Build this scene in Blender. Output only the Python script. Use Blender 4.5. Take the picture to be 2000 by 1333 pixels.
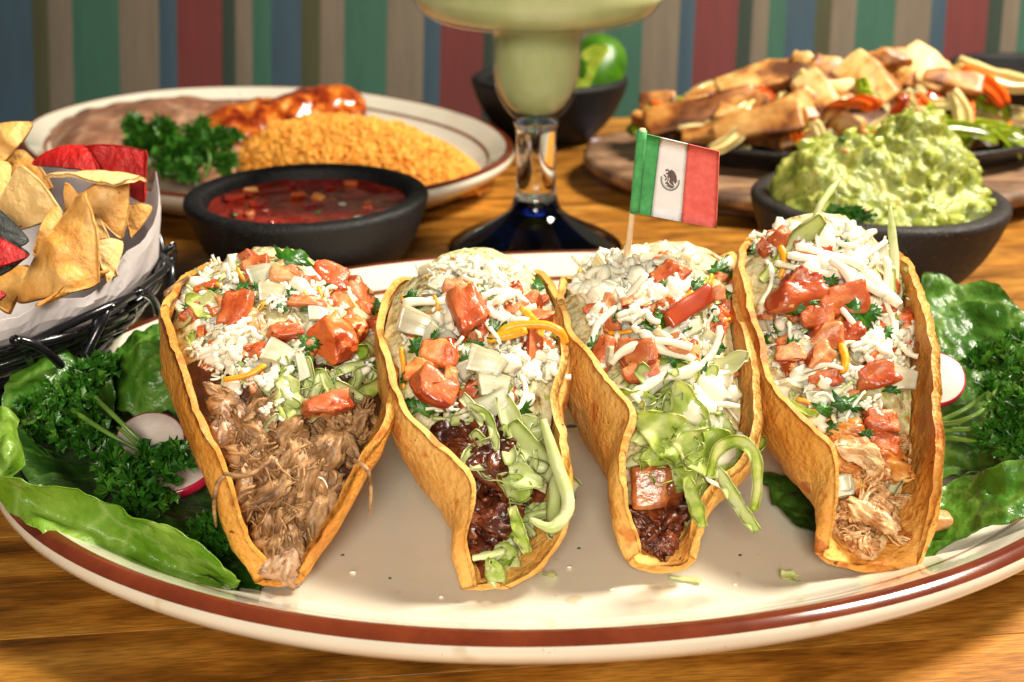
import bpy, math, random
import numpy as np
from mathutils import Vector, Matrix, noise
from mathutils.bvhtree import BVHTree

# ------------------------------------------------------------------ scene
for o in list(bpy.data.objects): bpy.data.objects.remove(o)
SC = bpy.context.scene
COL = SC.collection
S = 0.01                       # everything below is written in centimetres
R = math.radians
rnd = random.Random(7)

# camera -------------------------------------------------------------
F_PX, PITCH, CAM_H = 2200.0, R(23), 16.6
cam_d = bpy.data.cameras.new('camera'); cam = bpy.data.objects.new('camera', cam_d)
COL.objects.link(cam); SC.camera = cam
cam.location = (0, 0, CAM_H*S); cam.rotation_euler = (R(90)-PITCH, 0, 0)
cam_d.sensor_width = 36; cam_d.lens = F_PX/2000*36
cam_d.clip_start = 0.01; cam_d.clip_end = 20
cam_d.dof.use_dof = True; cam_d.dof.focus_distance = 0.285; cam_d.dof.aperture_fstop = 17

# world (dim, slightly blue room light) --------------------------------
w = bpy.data.worlds.new('World'); SC.world = w; w.use_nodes = True
w.node_tree.nodes['Background'].inputs[0].default_value = (0.55, 0.66, 0.95, 1)
w.node_tree.nodes['Background'].inputs[1].default_value = 0.06

def area(name, loc, target, size, power, col, sizey=None):
    d = bpy.data.lights.new(name, 'AREA'); o = bpy.data.objects.new(name, d); COL.objects.link(o)
    d.energy = power; d.color = col; d.size = size*S
    if sizey: d.shape = 'RECTANGLE'; d.size_y = sizey*S
    o.location = Vector(loc)*S
    o.rotation_euler = (Vector(target)-Vector(loc)).to_track_quat('-Z', 'Y').to_euler()
    return o
area('window_light', (62, 50, 86), (2, 32, 2), 24, 28, (1, .91, .76))
area('softbox_front', (-2, -36, 38), (2, 30, 3), 20, 5.6, (1, .91, .76), 20)

SC.view_settings.view_transform = 'Standard'; SC.view_settings.look = 'None'
SC.view_settings.exposure = 0; SC.view_settings.gamma = 1
SC.render.engine = 'CYCLES'
SC.cycles.max_bounces = 8; SC.cycles.transmission_bounces = 8; SC.cycles.glossy_bounces = 4
SC.cycles.diffuse_bounces = 4; SC.cycles.caustics_refractive = False; SC.cycles.caustics_reflective = False

# ---- camera geometry helpers: a pixel of the photograph to a point in space
_c, _s = math.cos(PITCH), math.sin(PITCH)
def ray(px, py):
    a = (px-1000)/F_PX; b = -(py-666.5)/F_PX
    return Vector((a, _c+b*_s, -_s+b*_c))
def atZ(px, py, z):
    d = ray(px, py); t = (z-CAM_H)/d.z; return Vector((d.x*t, d.y*t, z))
def atY(px, py, Y):
    d = ray(px, py); t = Y/d.y; return Vector((d.x*t, Y, CAM_H+d.z*t))
CAMP = Vector((0, 0, CAM_H)); RIGHT = Vector((1, 0, 0)); UPV = Vector((0, _s, _c))
def ppc(p):                    # pixels per centimetre at a point
    return F_PX/(p.y*_c-(p.z-CAM_H)*_s)

# ------------------------------------------------------------------ objects
def mesh(name, V, Fc, mat=None, smooth=True, mi=None):
    me = bpy.data.meshes.new(name)
    V = np.asarray(V, dtype=float)*S
    me.from_pydata(V.tolist(), [], [list(map(int, f)) for f in Fc])
    mats = mat if isinstance(mat, (list, tuple)) else [mat]
    for m in mats:
        if m: me.materials.append(m)
    if smooth: me.polygons.foreach_set('use_smooth', [True]*len(me.polygons))
    if mi is not None: me.polygons.foreach_set('material_index', mi)
    me.update(); return me
def link(name, me, parent=None, M=None):
    o = bpy.data.objects.new(name, me); COL.objects.link(o)
    if parent: o.parent = parent
    if M is not None:
        M = M.copy(); M.translation = M.translation*S; o.matrix_local = M
    return o
def obj(name, V, Fc, mat=None, parent=None, M=None, smooth=True, mi=None):
    return link(name, mesh(name, V, Fc, mat, smooth, mi), parent, M)
def thing(name, label, cat, loc=(0, 0, 0), group=None):
    o = bpy.data.objects.new(name, None); COL.objects.link(o); o.empty_display_size = .01
    o.location = Vector(loc)*S; tag(o, label, cat, group); return o
def tag(o, label=None, cat=None, group=None, kind=None):
    if label: o['label'] = label
    if cat: o['category'] = cat
    if group: o['group'] = group
    if kind: o['kind'] = kind
    return o
def T(x, y, z): return Matrix.Translation((x, y, z))

# ------------------------------------------------------------------ materials
def lin(c):
    return tuple(((v/255)/12.92 if v/255 <= .04045 else ((v/255+.055)/1.055)**2.4) for v in c)+(1,)
def M_(name, stops, scale=1.0, detail=4, rough=.5, bump=0, bscale=None, sss=0, sssr=.3, coat=0, spec=.5,
       speck=None, stretch=None, trans=0, distort=0, sheen=0, rrange=None, bdist=.02, noise_rough=.6, transl=0, ior=None, metal=0):
    """stops: [(pos, (r,g,b) 0-255)]; scale is noise per cm; speck=(colour, scale, threshold)"""
    m = bpy.data.materials.new(name); m.use_nodes = True; nt = m.node_tree; N = nt.nodes; L = nt.links
    b = N['Principled BSDF']
    tc = N.new('ShaderNodeTexCoord'); oi = N.new('ShaderNodeObjectInfo')
    mp = N.new('ShaderNodeVectorMath'); mp.operation = 'MULTIPLY'
    mp.inputs[1].default_value = (100, 100, 100) if stretch is None else tuple(100*s for s in stretch)
    L.new(tc.outputs['Object'], mp.inputs[0])
    ad = N.new('ShaderNodeVectorMath'); ad.operation = 'MULTIPLY_ADD'
    ad.inputs[1].default_value = (1, 1, 1)
    L.new(mp.outputs[0], ad.inputs[0])
    rs = N.new('ShaderNodeMath'); rs.operation = 'MULTIPLY'; rs.inputs[1].default_value = 53
    L.new(oi.outputs['Random'], rs.inputs[0]); L.new(rs.outputs[0], ad.inputs[2])
    vec = ad.outputs[0]
    n = N.new('ShaderNodeTexNoise'); n.inputs['Scale'].default_value = scale; n.inputs['Detail'].default_value = detail
    n.inputs['Roughness'].default_value = noise_rough; n.inputs['Distortion'].default_value = distort
    L.new(vec, n.inputs['Vector'])
    r = N.new('ShaderNodeValToRGB'); e = r.color_ramp.elements
    while len(e) < len(stops): e.new(.5)
    for i, (p, c) in enumerate(stops): e[i].position = p; e[i].color = lin(c)
    L.new(n.outputs['Fac'], r.inputs['Fac']); colout = r.outputs['Color']
    if speck:
        for (sc, ss, th) in (speck if isinstance(speck, list) else [speck]):
            n2 = N.new('ShaderNodeTexNoise'); n2.inputs['Scale'].default_value = ss; n2.inputs['Detail'].default_value = 2
            L.new(vec, n2.inputs['Vector'])
            mr = N.new('ShaderNodeMapRange'); mr.inputs['From Min'].default_value = th; mr.inputs['From Max'].default_value = th+.05
            L.new(n2.outputs['Fac'], mr.inputs['Value'])
            mx = N.new('ShaderNodeMix'); mx.data_type = 'RGBA'
            L.new(mr.outputs[0], mx.inputs['Factor']); L.new(colout, mx.inputs['A']); mx.inputs['B'].default_value = lin(sc)
            colout = mx.outputs['Result']
    L.new(colout, b.inputs['Base Color'])
    b.inputs['Roughness'].default_value = rough
    if rrange:
        rm = N.new('ShaderNodeMapRange'); rm.inputs['To Min'].default_value = rrange[0]; rm.inputs['To Max'].default_value = rrange[1]
        rm.inputs['From Min'].default_value = .3; rm.inputs['From Max'].default_value = .7
        L.new(n.outputs['Fac'], rm.inputs['Value']); L.new(rm.outputs[0], b.inputs['Roughness'])
    b.inputs['Specular IOR Level'].default_value = spec
    if sss:
        b.inputs['Subsurface Weight'].default_value = sss*.7; b.inputs['Subsurface Scale'].default_value = sssr*S*.5
        b.inputs['Subsurface Radius'].default_value = (1, .7, .4)
    if coat: b.inputs['Coat Weight'].default_value = coat*.55; b.inputs['Coat Roughness'].default_value = .16
    if trans: b.inputs['Transmission Weight'].default_value = trans
    if ior: b.inputs['IOR'].default_value = ior
    if metal: b.inputs['Metallic'].default_value = metal
    if sheen: b.inputs['Sheen Weight'].default_value = sheen
    if bump:
        bn = N.new('ShaderNodeTexNoise'); bn.inputs['Scale'].default_value = bscale or scale*3; bn.inputs['Detail'].default_value = 5
        L.new(vec, bn.inputs['Vector'])
        bp = N.new('ShaderNodeBump'); bp.inputs['Strength'].default_value = bump; bp.inputs['Distance'].default_value = bdist*S*4
        L.new(bn.outputs['Fac'], bp.inputs['Height']); L.new(bp.outputs[0], b.inputs['Normal'])
        if coat: L.new(bp.outputs[0], b.inputs['Coat Normal'])
    if transl:
        tr = N.new('ShaderNodeBsdfTranslucent'); L.new(colout, tr.inputs['Color'])
        ms = N.new('ShaderNodeMixShader'); ms.inputs[0].default_value = transl
        L.new(b.outputs[0], ms.inputs[1]); L.new(tr.outputs[0], ms.inputs[2]); L.new(ms.outputs[0], N['Material Output'].inputs['Surface'])
    m['nodes_vec'] = 0
    return m

# ------------------------------------------------------------------ shape helpers
def fbm(p, sc=1.0, oc=3, seed=0.0):
    v = 0; a = 1; t = 0
    for i in range(oc):
        v += a*noise.noise(Vector((p[0]*sc+seed, p[1]*sc+seed*1.7, p[2]*sc-seed))); t += a; a *= .5; sc *= 2
    return v/t
def gridfaces(nu, nv, wrapu=False, wrapv=False, off=0):
    Fc = []
    for i in range(nu if wrapu else nu-1):
        for j in range(nv if wrapv else nv-1):
            a = i*nv+j; b = ((i+1) % nu)*nv+j; c = ((i+1) % nu)*nv+(j+1) % nv; d = i*nv+(j+1) % nv
            Fc.append((a+off, b+off, c+off, d+off))
    return Fc
def lathe(prof, n=72, sx=1, sy=1):
    V = []; 
    for k in range(n):
        a = 2*math.pi*k/n
        for r_, z in prof: V.append((r_*math.cos(a)*sx, r_*math.sin(a)*sy, z))
    return V, gridfaces(n, len(prof), wrapu=True)
def thick(P, th, closed_u=False, rim=.35):
    """grid of points P[nu][nv] -> closed slab of thickness th with rounded rim"""
    P = np.asarray(P, float); nu, nv = P.shape[:2]
    du = np.gradient(P, axis=0); dv = np.gradient(P, axis=1)
    n = np.cross(du, dv); n /= (np.linalg.norm(n, axis=2, keepdims=True)+1e-9)
    A = P+n*th/2; B = P-n*th/2
    V = A.reshape(-1, 3).tolist()+B.reshape(-1, 3).tolist()
    Fc = gridfaces(nu, nv); o = nu*nv
    Fc += [tuple(reversed([i+o for i in f])) for f in gridfaces(nu, nv)]
    loop = [(0, j) for j in range(nv)]+[(i, nv-1) for i in range(1, nu)]+[(nu-1, j) for j in range(nv-2, -1, -1)]+[(i, 0) for i in range(nu-2, 0, -1)]
    m = len(loop); base = len(V)
    for (i, j) in loop:
        ii = min(max(i, 1), nu-2); jj = min(max(j, 1), nv-2)
        d = P[i, j]-P[ii, jj]; d /= (np.linalg.norm(d)+1e-9)
        V.append((P[i, j]+d*th*rim).tolist())
    for k in range(m):
        k2 = (k+1) % m; a = loop[k][0]*nv+loop[k][1]; b = loop[k2][0]*nv+loop[k2][1]
        Fc.append((b, a, base+k, base+k2)); Fc.append((a+o, b+o, base+k2, base+k))
    return V, Fc
def tube(pts, rad, n=8, cap=True):
    pts = [Vector(p) for p in pts]; m = len(pts); V = []; Fc = []
    if not hasattr(rad, '__len__'): rad = [rad]*m
    up = None
    for i, p in enumerate(pts):
        t = (pts[min(i+1, m-1)]-pts[max(i-1, 0)]); t = t.normalized() if t.length > 1e-9 else Vector((0, 0, 1))
        if up is None:
            up = Vector((0, 0, 1)) if abs(t.z) < .9 else Vector((1, 0, 0))
        a = t.cross(up).normalized(); up = a.cross(t).normalized()
        for k in range(n):
            th = 2*math.pi*k/n; V.append(p+(a*math.cos(th)+up*math.sin(th))*rad[i])
    Fc = [(i*n+k, i*n+(k+1) % n, (i+1)*n+(k+1) % n, (i+1)*n+k) for i in range(m-1) for k in range(n)]
    if cap:
        V.append(pts[0]); V.append(pts[-1]); a = len(V)-2
        Fc += [(a, (k+1) % n, k) for k in range(n)]+[(a+1, (m-1)*n+k, (m-1)*n+(k+1) % n) for k in range(n)]
    return [tuple(v) for v in V], Fc
def merge(parts):
    V = []; Fc = []
    for v, f in parts:
        o = len(V); V += list(v); Fc += [tuple(i+o for i in q) for q in f]
    return V, Fc
def crom(P, n):
    """Catmull-Rom through rows of points, n samples"""
    P = np.asarray(P, float); m = len(P); out = []
    for t in np.linspace(0, m-1, n):
        i = min(int(t), m-2); u = t-i
        p0 = P[i-1] if i > 0 else 2*P[0]-P[1]; p1 = P[i]; p2 = P[i+1]; p3 = P[i+2] if i+2 < m else 2*P[m-1]-P[m-2]
        out.append(.5*((2*p1)+(-p0+p2)*u+(2*p0-5*p1+4*p2-p3)*u*u+(-p0+3*p1-3*p2+p3)*u**3))
    return np.array(out)
import bmesh
_ico = {}
def ico(sub):
    if sub not in _ico:
        bm = bmesh.new(); bmesh.ops.create_icosphere(bm, subdivisions=sub, radius=1)
        _ico[sub] = ([v.co.copy() for v in bm.verts], [tuple(v.index for v in f.verts) for f in bm.faces]); bm.free()
    return _ico[sub]
def blob(rx, ry, rz, amp=.15, sc=1.2, seed=0, sub=3, c=(0, 0, 0), oc=3):
    v, f = ico(sub); V = []
    for p in v:
        k = 1+amp*fbm(p, sc, oc, seed)*2
        V.append((c[0]+p.x*rx*k, c[1]+p.y*ry*k, c[2]+p.z*rz*k))
    return V, f
def chunk(sx, sy, sz, seed, cuts=7, bev=.12, amp=.03, lv=2):
    """a knife-cut piece: box cut by random planes, bevelled, subdivided, slightly uneven"""
    rr = random.Random(seed); bm = bmesh.new()
    bmesh.ops.create_cube(bm, size=2)
    for k in range(cuts):
        n = Vector((rr.gauss(0, 1), rr.gauss(0, 1), rr.gauss(0, 1)*.6)).normalized()
        g = bmesh.ops.bisect_plane(bm, geom=bm.verts[:]+bm.edges[:]+bm.faces[:], plane_co=n*rr.uniform(.85, 1.15), plane_no=n, clear_outer=True)
        e = [x for x in g['geom_cut'] if isinstance(x, bmesh.types.BMEdge)]
        if e: bmesh.ops.edgeloop_fill(bm, edges=e)
    bmesh.ops.scale(bm, vec=(sx/2, sy/2, sz/2), verts=bm.verts)
    mn = min(sx, sy, sz)
    bmesh.ops.remove_doubles(bm, verts=bm.verts, dist=mn*.08)
    bmesh.ops.bevel(bm, geom=bm.edges[:]+bm.verts[:], offset=mn*bev, segments=2, profile=.6, affect='EDGES')
    bmesh.ops.triangulate(bm, faces=[f for f in bm.faces if len(f.verts) > 4])
    bmesh.ops.subdivide_edges(bm, edges=[e for e in bm.edges if e.calc_length() > mn*.25], cuts=1, use_grid_fill=True)
    if lv > 1: bmesh.ops.subdivide_edges(bm, edges=[e for e in bm.edges if e.calc_length() > mn*.2], cuts=1, use_grid_fill=True)
    bmesh.ops.smooth_vert(bm, verts=bm.verts, factor=.5, use_axis_x=True, use_axis_y=True, use_axis_z=True)
    bm.verts.index_update()
    V = []
    for v in bm.verts:
        p = v.co; k = amp*fbm(p, 2.2/mn*.5, 3, seed*3.1)*mn*3
        V.append(tuple(p+p.normalized()*k))
    Fc = [tuple(v.index for v in f.verts) for f in bm.faces]; bm.free(); return V, Fc
def two_tone(nm, VF, m_top, m_side, test):
    V, Fc = VF; mi = []
    for f in Fc:
        a, b, c = (Vector(V[i]) for i in f[:3]); n = (b-a).cross(c-a); n = n.normalized() if n.length > 1e-12 else n
        mi.append(1 if test(n) else 0)
    return mesh(nm, V, Fc, [m_top, m_side], mi=mi)
def leafpatch(w_, l_, seed, ruffle=.3, cup=.3, nu=14, nv=12, point=.7, th=.03, curl=0):
    rr = random.Random(seed); P = []
    for i in range(nu):
        u = i/(nu-1); wd = w_*.5*(math.sin(math.pi*min(1, u**point*.97+.02)))**.7+.01
        row = []
        for j in range(nv):
            v = j/(nv-1)*2-1
            z = cup*v*v*w_*.5+ruffle*w_*.25*v*v*math.sin(u*17+seed+v*2)+curl*l_*(u**2)
            z += .12*w_*fbm((u*3, v*2, seed), 1.5, 2, seed)
            row.append((v*wd, (u-.5)*l_, z))
        P.append(row)
    return thick(P, th)
# ================================================================== TABLE
def wood_mat(name, c1, c2, c3, rough=.38, coat=.25, grain=1.0):
    m = bpy.data.materials.new(name); m.use_nodes = True; nt = m.node_tree; N = nt.nodes; L = nt.links; b = N['Principled BSDF']
    tc = N.new('ShaderNodeTexCoord'); oi = N.new('ShaderNodeObjectInfo')
    def vec(sx, sy, sz, k):
        a = N.new('ShaderNodeVectorMath'); a.operation = 'MULTIPLY'; a.inputs[1].default_value = (100*sx, 100*sy, 100*sz)
        L.new(tc.outputs['Object'], a.inputs[0])
        r_ = N.new('ShaderNodeMath'); r_.operation = 'MULTIPLY'; r_.inputs[1].default_value = k; L.new(oi.outputs['Random'], r_.inputs[0])
        d = N.new('ShaderNodeVectorMath'); d.operation = 'ADD'; L.new(a.outputs[0], d.inputs[0]); L.new(r_.outputs[0], d.inputs[1]); return d.outputs[0]
    n1 = N.new('ShaderNodeTexNoise'); n1.inputs['Scale'].default_value = 1; n1.inputs['Detail'].default_value = 6; n1.inputs['Distortion'].default_value = .6
    L.new(vec(.22, 1.1, 1.1, 91), n1.inputs['Vector'])
    n2 = N.new('ShaderNodeTexNoise'); n2.inputs['Scale'].default_value = 1; n2.inputs['Detail'].default_value = 5
    L.new(vec(1.6, 20, 20, 37), n2.inputs['Vector'])
    n3 = N.new('ShaderNodeTexNoise'); n3.inputs['Scale'].default_value = 1; n3.inputs['Detail'].default_value = 3
    L.new(vec(.35, .5, .5, 17), n3.inputs['Vector'])
    r = N.new('ShaderNodeValToRGB'); e = r.color_ramp.elements; e.new(.5)
    for i, (p, c) in enumerate([(.32, c1), (.5, c2), (.66, c3)]): e[i].position = p; e[i].color = lin(c)
    L.new(n1.outputs['Fac'], r.inputs['Fac'])
    mr = N.new('ShaderNodeMapRange'); mr.inputs['From Min'].default_value = .35; mr.inputs['From Max'].default_value = .62
    mr.inputs['To Min'].default_value = 1-.42*grain; mr.inputs['To Max'].default_value = 1.05; L.new(n2.outputs['Fac'], mr.inputs['Value'])
    mr3 = N.new('ShaderNodeMapRange'); mr3.inputs['From Min'].default_value = .3; mr3.inputs['From Max'].default_value = .7
    mr3.inputs['To Min'].default_value = .72; mr3.inputs['To Max'].default_value = 1.15; L.new(n3.outputs['Fac'], mr3.inputs['Value'])
    mrp = N.new('ShaderNodeMapRange'); mrp.inputs['To Min'].default_value = .8; mrp.inputs['To Max'].default_value = 1.12; L.new(oi.outputs['Random'], mrp.inputs['Value'])
    q = N.new('ShaderNodeMath'); q.operation = 'MULTIPLY'; L.new(mr.outputs[0], q.inputs[0]); L.new(mr3.outputs[0], q.inputs[1])
    q2 = N.new('ShaderNodeMath'); q2.operation = 'MULTIPLY'; L.new(q.outputs[0], q2.inputs[0]); L.new(mrp.outputs[0], q2.inputs[1])
    mx = N.new('ShaderNodeVectorMath'); mx.operation = 'MULTIPLY'; L.new(r.outputs['Color'], mx.inputs[0]); L.new(q2.outputs[0], mx.inputs[1])
    # sparse knots
    vo = N.new('ShaderNodeTexVoronoi'); vo.inputs['Scale'].default_value = 1; L.new(vec(.11, .36, .36, 23), vo.inputs['Vector'])
    km = N.new('ShaderNodeMapRange'); km.inputs['From Min'].default_value = .03; km.inputs['From Max'].default_value = .1; km.inputs['To Min'].default_value = .55; km.inputs['To Max'].default_value = 1
    L.new(vo.outputs['Distance'], km.inputs['Value'])
    m2 = N.new('ShaderNodeVectorMath'); m2.operation = 'MULTIPLY'; L.new(mx.outputs[0], m2.inputs[0]); L.new(km.outputs[0], m2.inputs[1])
    L.new(m2.outputs[0], b.inputs['Base Color'])
    rg = N.new('ShaderNodeMapRange'); rg.inputs['To Min'].default_value = rough-.1; rg.inputs['To Max'].default_value = rough+.15; L.new(n3.outputs['Fac'], rg.inputs['Value'])
    L.new(rg.outputs[0], b.inputs['Roughness'])
    b.inputs['Coat Weight'].default_value = coat; b.inputs['Coat Roughness'].default_value = .25
    bp = N.new('ShaderNodeBump'); bp.inputs['Strength'].default_value = .35; bp.inputs['Distance'].default_value = .0003
    L.new(n2.outputs['Fac'], bp.inputs['Height']); L.new(bp.outputs[0], b.inputs['Normal'])
    return m
m_table = wood_mat('varnished_pine', (110, 66, 18), (168, 108, 34), (196, 138, 54), coat=.05)
m_table.node_tree.nodes['Principled BSDF'].inputs['Specular IOR Level'].default_value = .35
m_gap = M_('dark_seam', [(0, (16, 9, 4)), (1, (24, 13, 6))], rough=.8)
table = thing('table', 'varnished honey-coloured wooden table of narrow boards under all the dishes', 'table', (0, 50, 0))
ANG = R(6.0)
def box(x0, x1, y0, y1, z0, z1, bev=.05):
    bm = bmesh.new(); bmesh.ops.create_cube(bm, size=1)
    bmesh.ops.scale(bm, vec=(x1-x0, y1-y0, z1-z0), verts=bm.verts); bmesh.ops.translate(bm, vec=((x0+x1)/2, (y0+y1)/2, (z0+z1)/2), verts=bm.verts)
    if bev: bmesh.ops.bevel(bm, geom=bm.edges[:], offset=bev, segments=1, affect='EDGES')
    bm.verts.index_update(); V = [tuple(v.co) for v in bm.verts]; Fc = [tuple(v.index for v in f.verts) for f in bm.faces]; bm.free(); return V, Fc
PW = 2.235
vv, ff = box(-70, 70, -PW/2+.016, PW/2-.016, -2, 0, .006)
plank_me = mesh('plank', vv, ff, m_table, smooth=False)
# seam through (-11.88,21.36) with slope 6 degrees
for i in range(-5, 25):
    off = (i+.5)*PW
    n = Vector((-math.sin(ANG), math.cos(ANG), 0)); p = Vector((-11.88, 21.36, 0))+n*off+Vector((12, 0, 0))*1
    p.y += math.tan(ANG)*12
    M = T(p.x, p.y-50, 0) @ Matrix.Rotation(ANG, 4, 'Z')
    link('plank', plank_me, table, M)
vv, ff = box(-69.9, 69.9, -41.5, 24.7, -2.6, -.18, 0)
obj('underside_board', vv, ff, m_gap, table, T(2.2, 2, 0) @ Matrix.Rotation(ANG, 4, 'Z'), smooth=False)
# floor far below the table edge, only as wide as the scene
m_floor = M_('floor_tiles', [(.3, (70, 50, 38)), (.7, (88, 64, 48))], scale=.1, rough=.6)
obj('floor', [(-200, -80, -72), (200, -80, -72), (200, 220, -72), (-200, 220, -72)], [(0, 1, 2, 3)], m_floor, smooth=False)['kind'] = 'structure'

# ================================================================== STRIPED BACKREST
stripe_cols = {'b': (42, 66, 80), 'o': (58, 58, 26), 't': (104, 92, 76), 'g': (40, 84, 66), 'r': (98, 32, 28), 'd': (28, 44, 30)}
# left edge of each stripe in photograph pixels at y = 100, tiles of one repeat
stripes = [(-260, 'r'), (-175, 'd'), (-147, 't'), (-113, 'g'), (-70, 'b'), (50, 'o'), (82, 't'), (129, 'g'), (222, 't'), (300, 'b'), (336, 'r'), (425, 'd'), (452, 't'), (485, 'g'), (522, 'b'),
           (582, 'o'), (620, 't'), (667, 'g'), (752, 't'), (825, 'b'), (858, 'r'), (943, 'd'), (972, 't'), (1005, 'g'), (1040, 'b'), (1100, 'o'), (1135, 't'), (1182, 'g'), (1258, 't'), (1330, 'b'), (1360, 'r'), (1445, 'd'),
           (1474, 't'), (1506, 'g'), (1540, 'b'), (1598, 'o'), (1630, 't'), (1678, 'g'), (1756, 't'), (1826, 'b'), (1856, 'r'), (1938, 'd'), (1968, 't'), (2000, 'g'), (2040, 'b'), (2100, 'o'), (2135, 't'), (2180, 'g'), (2260, 't'), (2330, 'b')]
LEAN = R(15); RO = R(1.7)
seat = thing('seat_backrest', 'striped upholstered seat back in red, green, blue and taupe behind the table', 'seat back', (0, 93, 0))
m_str = {k: M_('stripe_cloth_'+n_, [(.3, tuple(int(v*.93) for v in stripe_cols[k])), (.7, tuple(min(255, int(v*1.05)) for v in stripe_cols[k]))], scale=.5, rough=.75, bump=.3, bscale=30, stretch=(3, 1, .15), sheen=.1)
         for k, n_ in (('b', 'blue'), ('o', 'olive'), ('t', 'taupe'), ('g', 'green'), ('r', 'red'), ('d', 'dark_green'))}
k93 = F_PX/(93*_c+12*_s)
for i in range(len(stripes)-1):
    x0 = (stripes[i][0]-1000)/k93; x1 = (stripes[i+1][0]-1000)/k93; c_ = stripes[i][1]; P = []
    for v in np.linspace(-30, 45, 8):
        row = []
        for u in np.linspace(0, 1, 7):
            x = x0+(x1-x0)*u; row.append((x+.03*(v-3), math.tan(LEAN)*v-.03*math.sin(math.pi*u)**.6, v))
        P.append(row)
    V = [p for r_ in P for p in r_]
    obj('stripe_panel', V, gridfaces(8, 7), m_str[c_], seat)
V, Fc = box(-62, 62, 0, 4, -30, 45, .3)
V = [(x, y+math.tan(LEAN)*z+.4, z) for x, y, z in V]
obj('back_board', V, Fc, m_floor, seat, smooth=False)

# ================================================================== PLATTERS
m_cream = M_('cream_glaze', [(.3, (216, 209, 190)), (.7, (226, 220, 202))], scale=.25, rough=.12, coat=.5, bump=.05, bscale=1.2,
             speck=[((120, 84, 58), 9, .745), ((206, 192, 164), .9, .68)])
for _m in (m_cream,):
    _b = _m.node_tree.nodes['Principled BSDF']; _b.inputs['Coat Roughness'].default_value = .03; _b.inputs['Coat Weight'].default_value = .7; _b.inputs['Coat IOR'].default_value = 1.6
m_brown = M_('brown_glaze_band', [(.35, (88, 36, 18)), (.65, (106, 46, 24))], scale=.8, rough=.14, coat=.5)
m_line = M_('thin_brown_glaze_line', [(.35, (96, 48, 26)), (.65, (132, 70, 40))], scale=2, rough=.15, coat=.4)
PA, PB = 16.6, 12.6
def platter(name, label, loc, rot, group):
    t = thing(name, label, 'platter', loc, group)
    # rings: (inset from the rim, height, glaze of the strip that follows)
    top = [(99, .50, 0), (60, .50, 0), (7, .50, 0), (3.6, .53, 0), (2.9, .62, 0), (2.3, .85, 0), (1.75, 1.22, 0), (1.60, 1.33, 2), (1.42, 1.46, 0), (1.0, 1.78, 0), (.66, 2.02, 0), (.50, 2.12, 1),
           (.36, 2.16, 1), (.22, 2.14, 1), (.06, 2.02, 0), (.03, 1.95, 0), (0, 1.84, 0), (.05, 1.66, 0), (.30, 1.38, 0), (.9, .95, 0), (1.8, .45, 0), (2.9, .12, 0), (3.2, .0, 0), (3.6, .0, 0), (3.8, .15, 0), (60, .15, 0), (99, .15, 0)]
    n = 192; V = []; mi = []
    for k in range(n):
        a = 2*math.pi*k/n
        for d, z, g in top:
            if d > 20: f = (.02 if d == 99 else .45); x, y = (PA-7)*f, (PB-7)*f
            else: x, y = PA-d, PB-d
            wob = .035*math.sin(a*3+1)+.02*math.sin(a*7)
            V.append((x*math.cos(a), y*math.sin(a), z+(wob if d < 2 else 0)))
    Fc = gridfaces(n, len(top), wrapu=True)
    mats = [m_cream, m_brown, m_line]
    # one object per glaze so band, line and dish can be told apart
    M = Matrix.Rotation(rot, 4, 'Z')
    m_ = len(top)-1
    for gi, nm in ((0, 'dish'), (1, 'rim_band'), (2, 'inner_line')):
        fs = [f for q, f in enumerate(Fc) if top[q % m_][2] == gi]
        used = sorted({i for f in fs for i in f}); ix = {v: i for i, v in enumerate(used)}
        obj(nm, [V[i] for i in used], [tuple(ix[i] for i in f) for f in fs], mats[gi], t, M)
    return t
platter('oval_platter', 'large cream oval platter with a brown rim band carrying the four tacos', (1.83, 31.15, 0), .17, 'cream oval platters with brown rim')
platter('oval_platter', 'cream oval platter holding rice, beans and enchilada behind the salsa bowl', (-14.7, 65.6, 0), -.754, 'cream oval platters with brown rim')

# ================================================================== BLACK STONE BOWLS
m_stone = M_('black_stone', [(.3, (9, 9, 10)), (.7, (22, 21, 22))], scale=3, rough=.5, bump=.5, bscale=11, rrange=(.42, .65), spec=.35,
             speck=((112, 102, 94), 14, .72), bdist=.03)
m_stone2 = M_('brown_black_stone', [(.3, (20, 17, 16)), (.7, (38, 32, 29))], scale=3, rough=.5, bump=.5, bscale=11, rrange=(.42, .65), spec=.35,
              speck=((140, 124, 112), 14, .7), bdist=.03)
BOWL = [(0, .35), (1.6, .3), (2.1, 0), (2.6, .03), (3.1, .45), (3.75, 1.15), (4.3, 1.95), (4.68, 2.75), (4.9, 3.4), (5.0, 3.75), (5.0, 3.88), (4.95, 3.98), (4.84, 4.05), (4.62, 4.08), (4.4, 4.05), (4.28, 3.98), (4.2, 3.85), (4.1, 3.5), (3.85, 2.6), (3.3, 1.7), (2.2, .95), (1, .7), (0, .65)]
def bowl(label, loc, r=5.0, mat=None, rot=0):
    pr = crom([(a, z, 0) for a, z in BOWL], 70); n = 96; V = []
    for k in range(n):
        a = 2*math.pi*k/n
        for q in pr:
            rr_ = max(0.001, q[0]); w_ = 1+.012*fbm((math.cos(a)*2, math.sin(a)*2, q[1]*.5), .7, 2, loc[0])
            V.append((rr_*math.cos(a)*w_*r/5, rr_*math.sin(a)*w_*r/5, q[1]*(r/5)+.03*fbm((math.cos(a)*3, math.sin(a)*3, 0), 1, 2, loc[1])))
    o = obj('stone_bowl', V, gridfaces(n, len(pr), wrapu=True), mat or m_stone); o.location = Vector(loc)*S
    tag(o, label, 'bowl', 'black stone sauce bowls'); return o
SALSA = (-8.5, 45.4, 0); GUAC = (15.0, 44.8, 0); LIMEB = (2.4, 73.0, 0)
bowl('black stone bowl filled with red salsa between chip basket and glass', SALSA)
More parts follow.
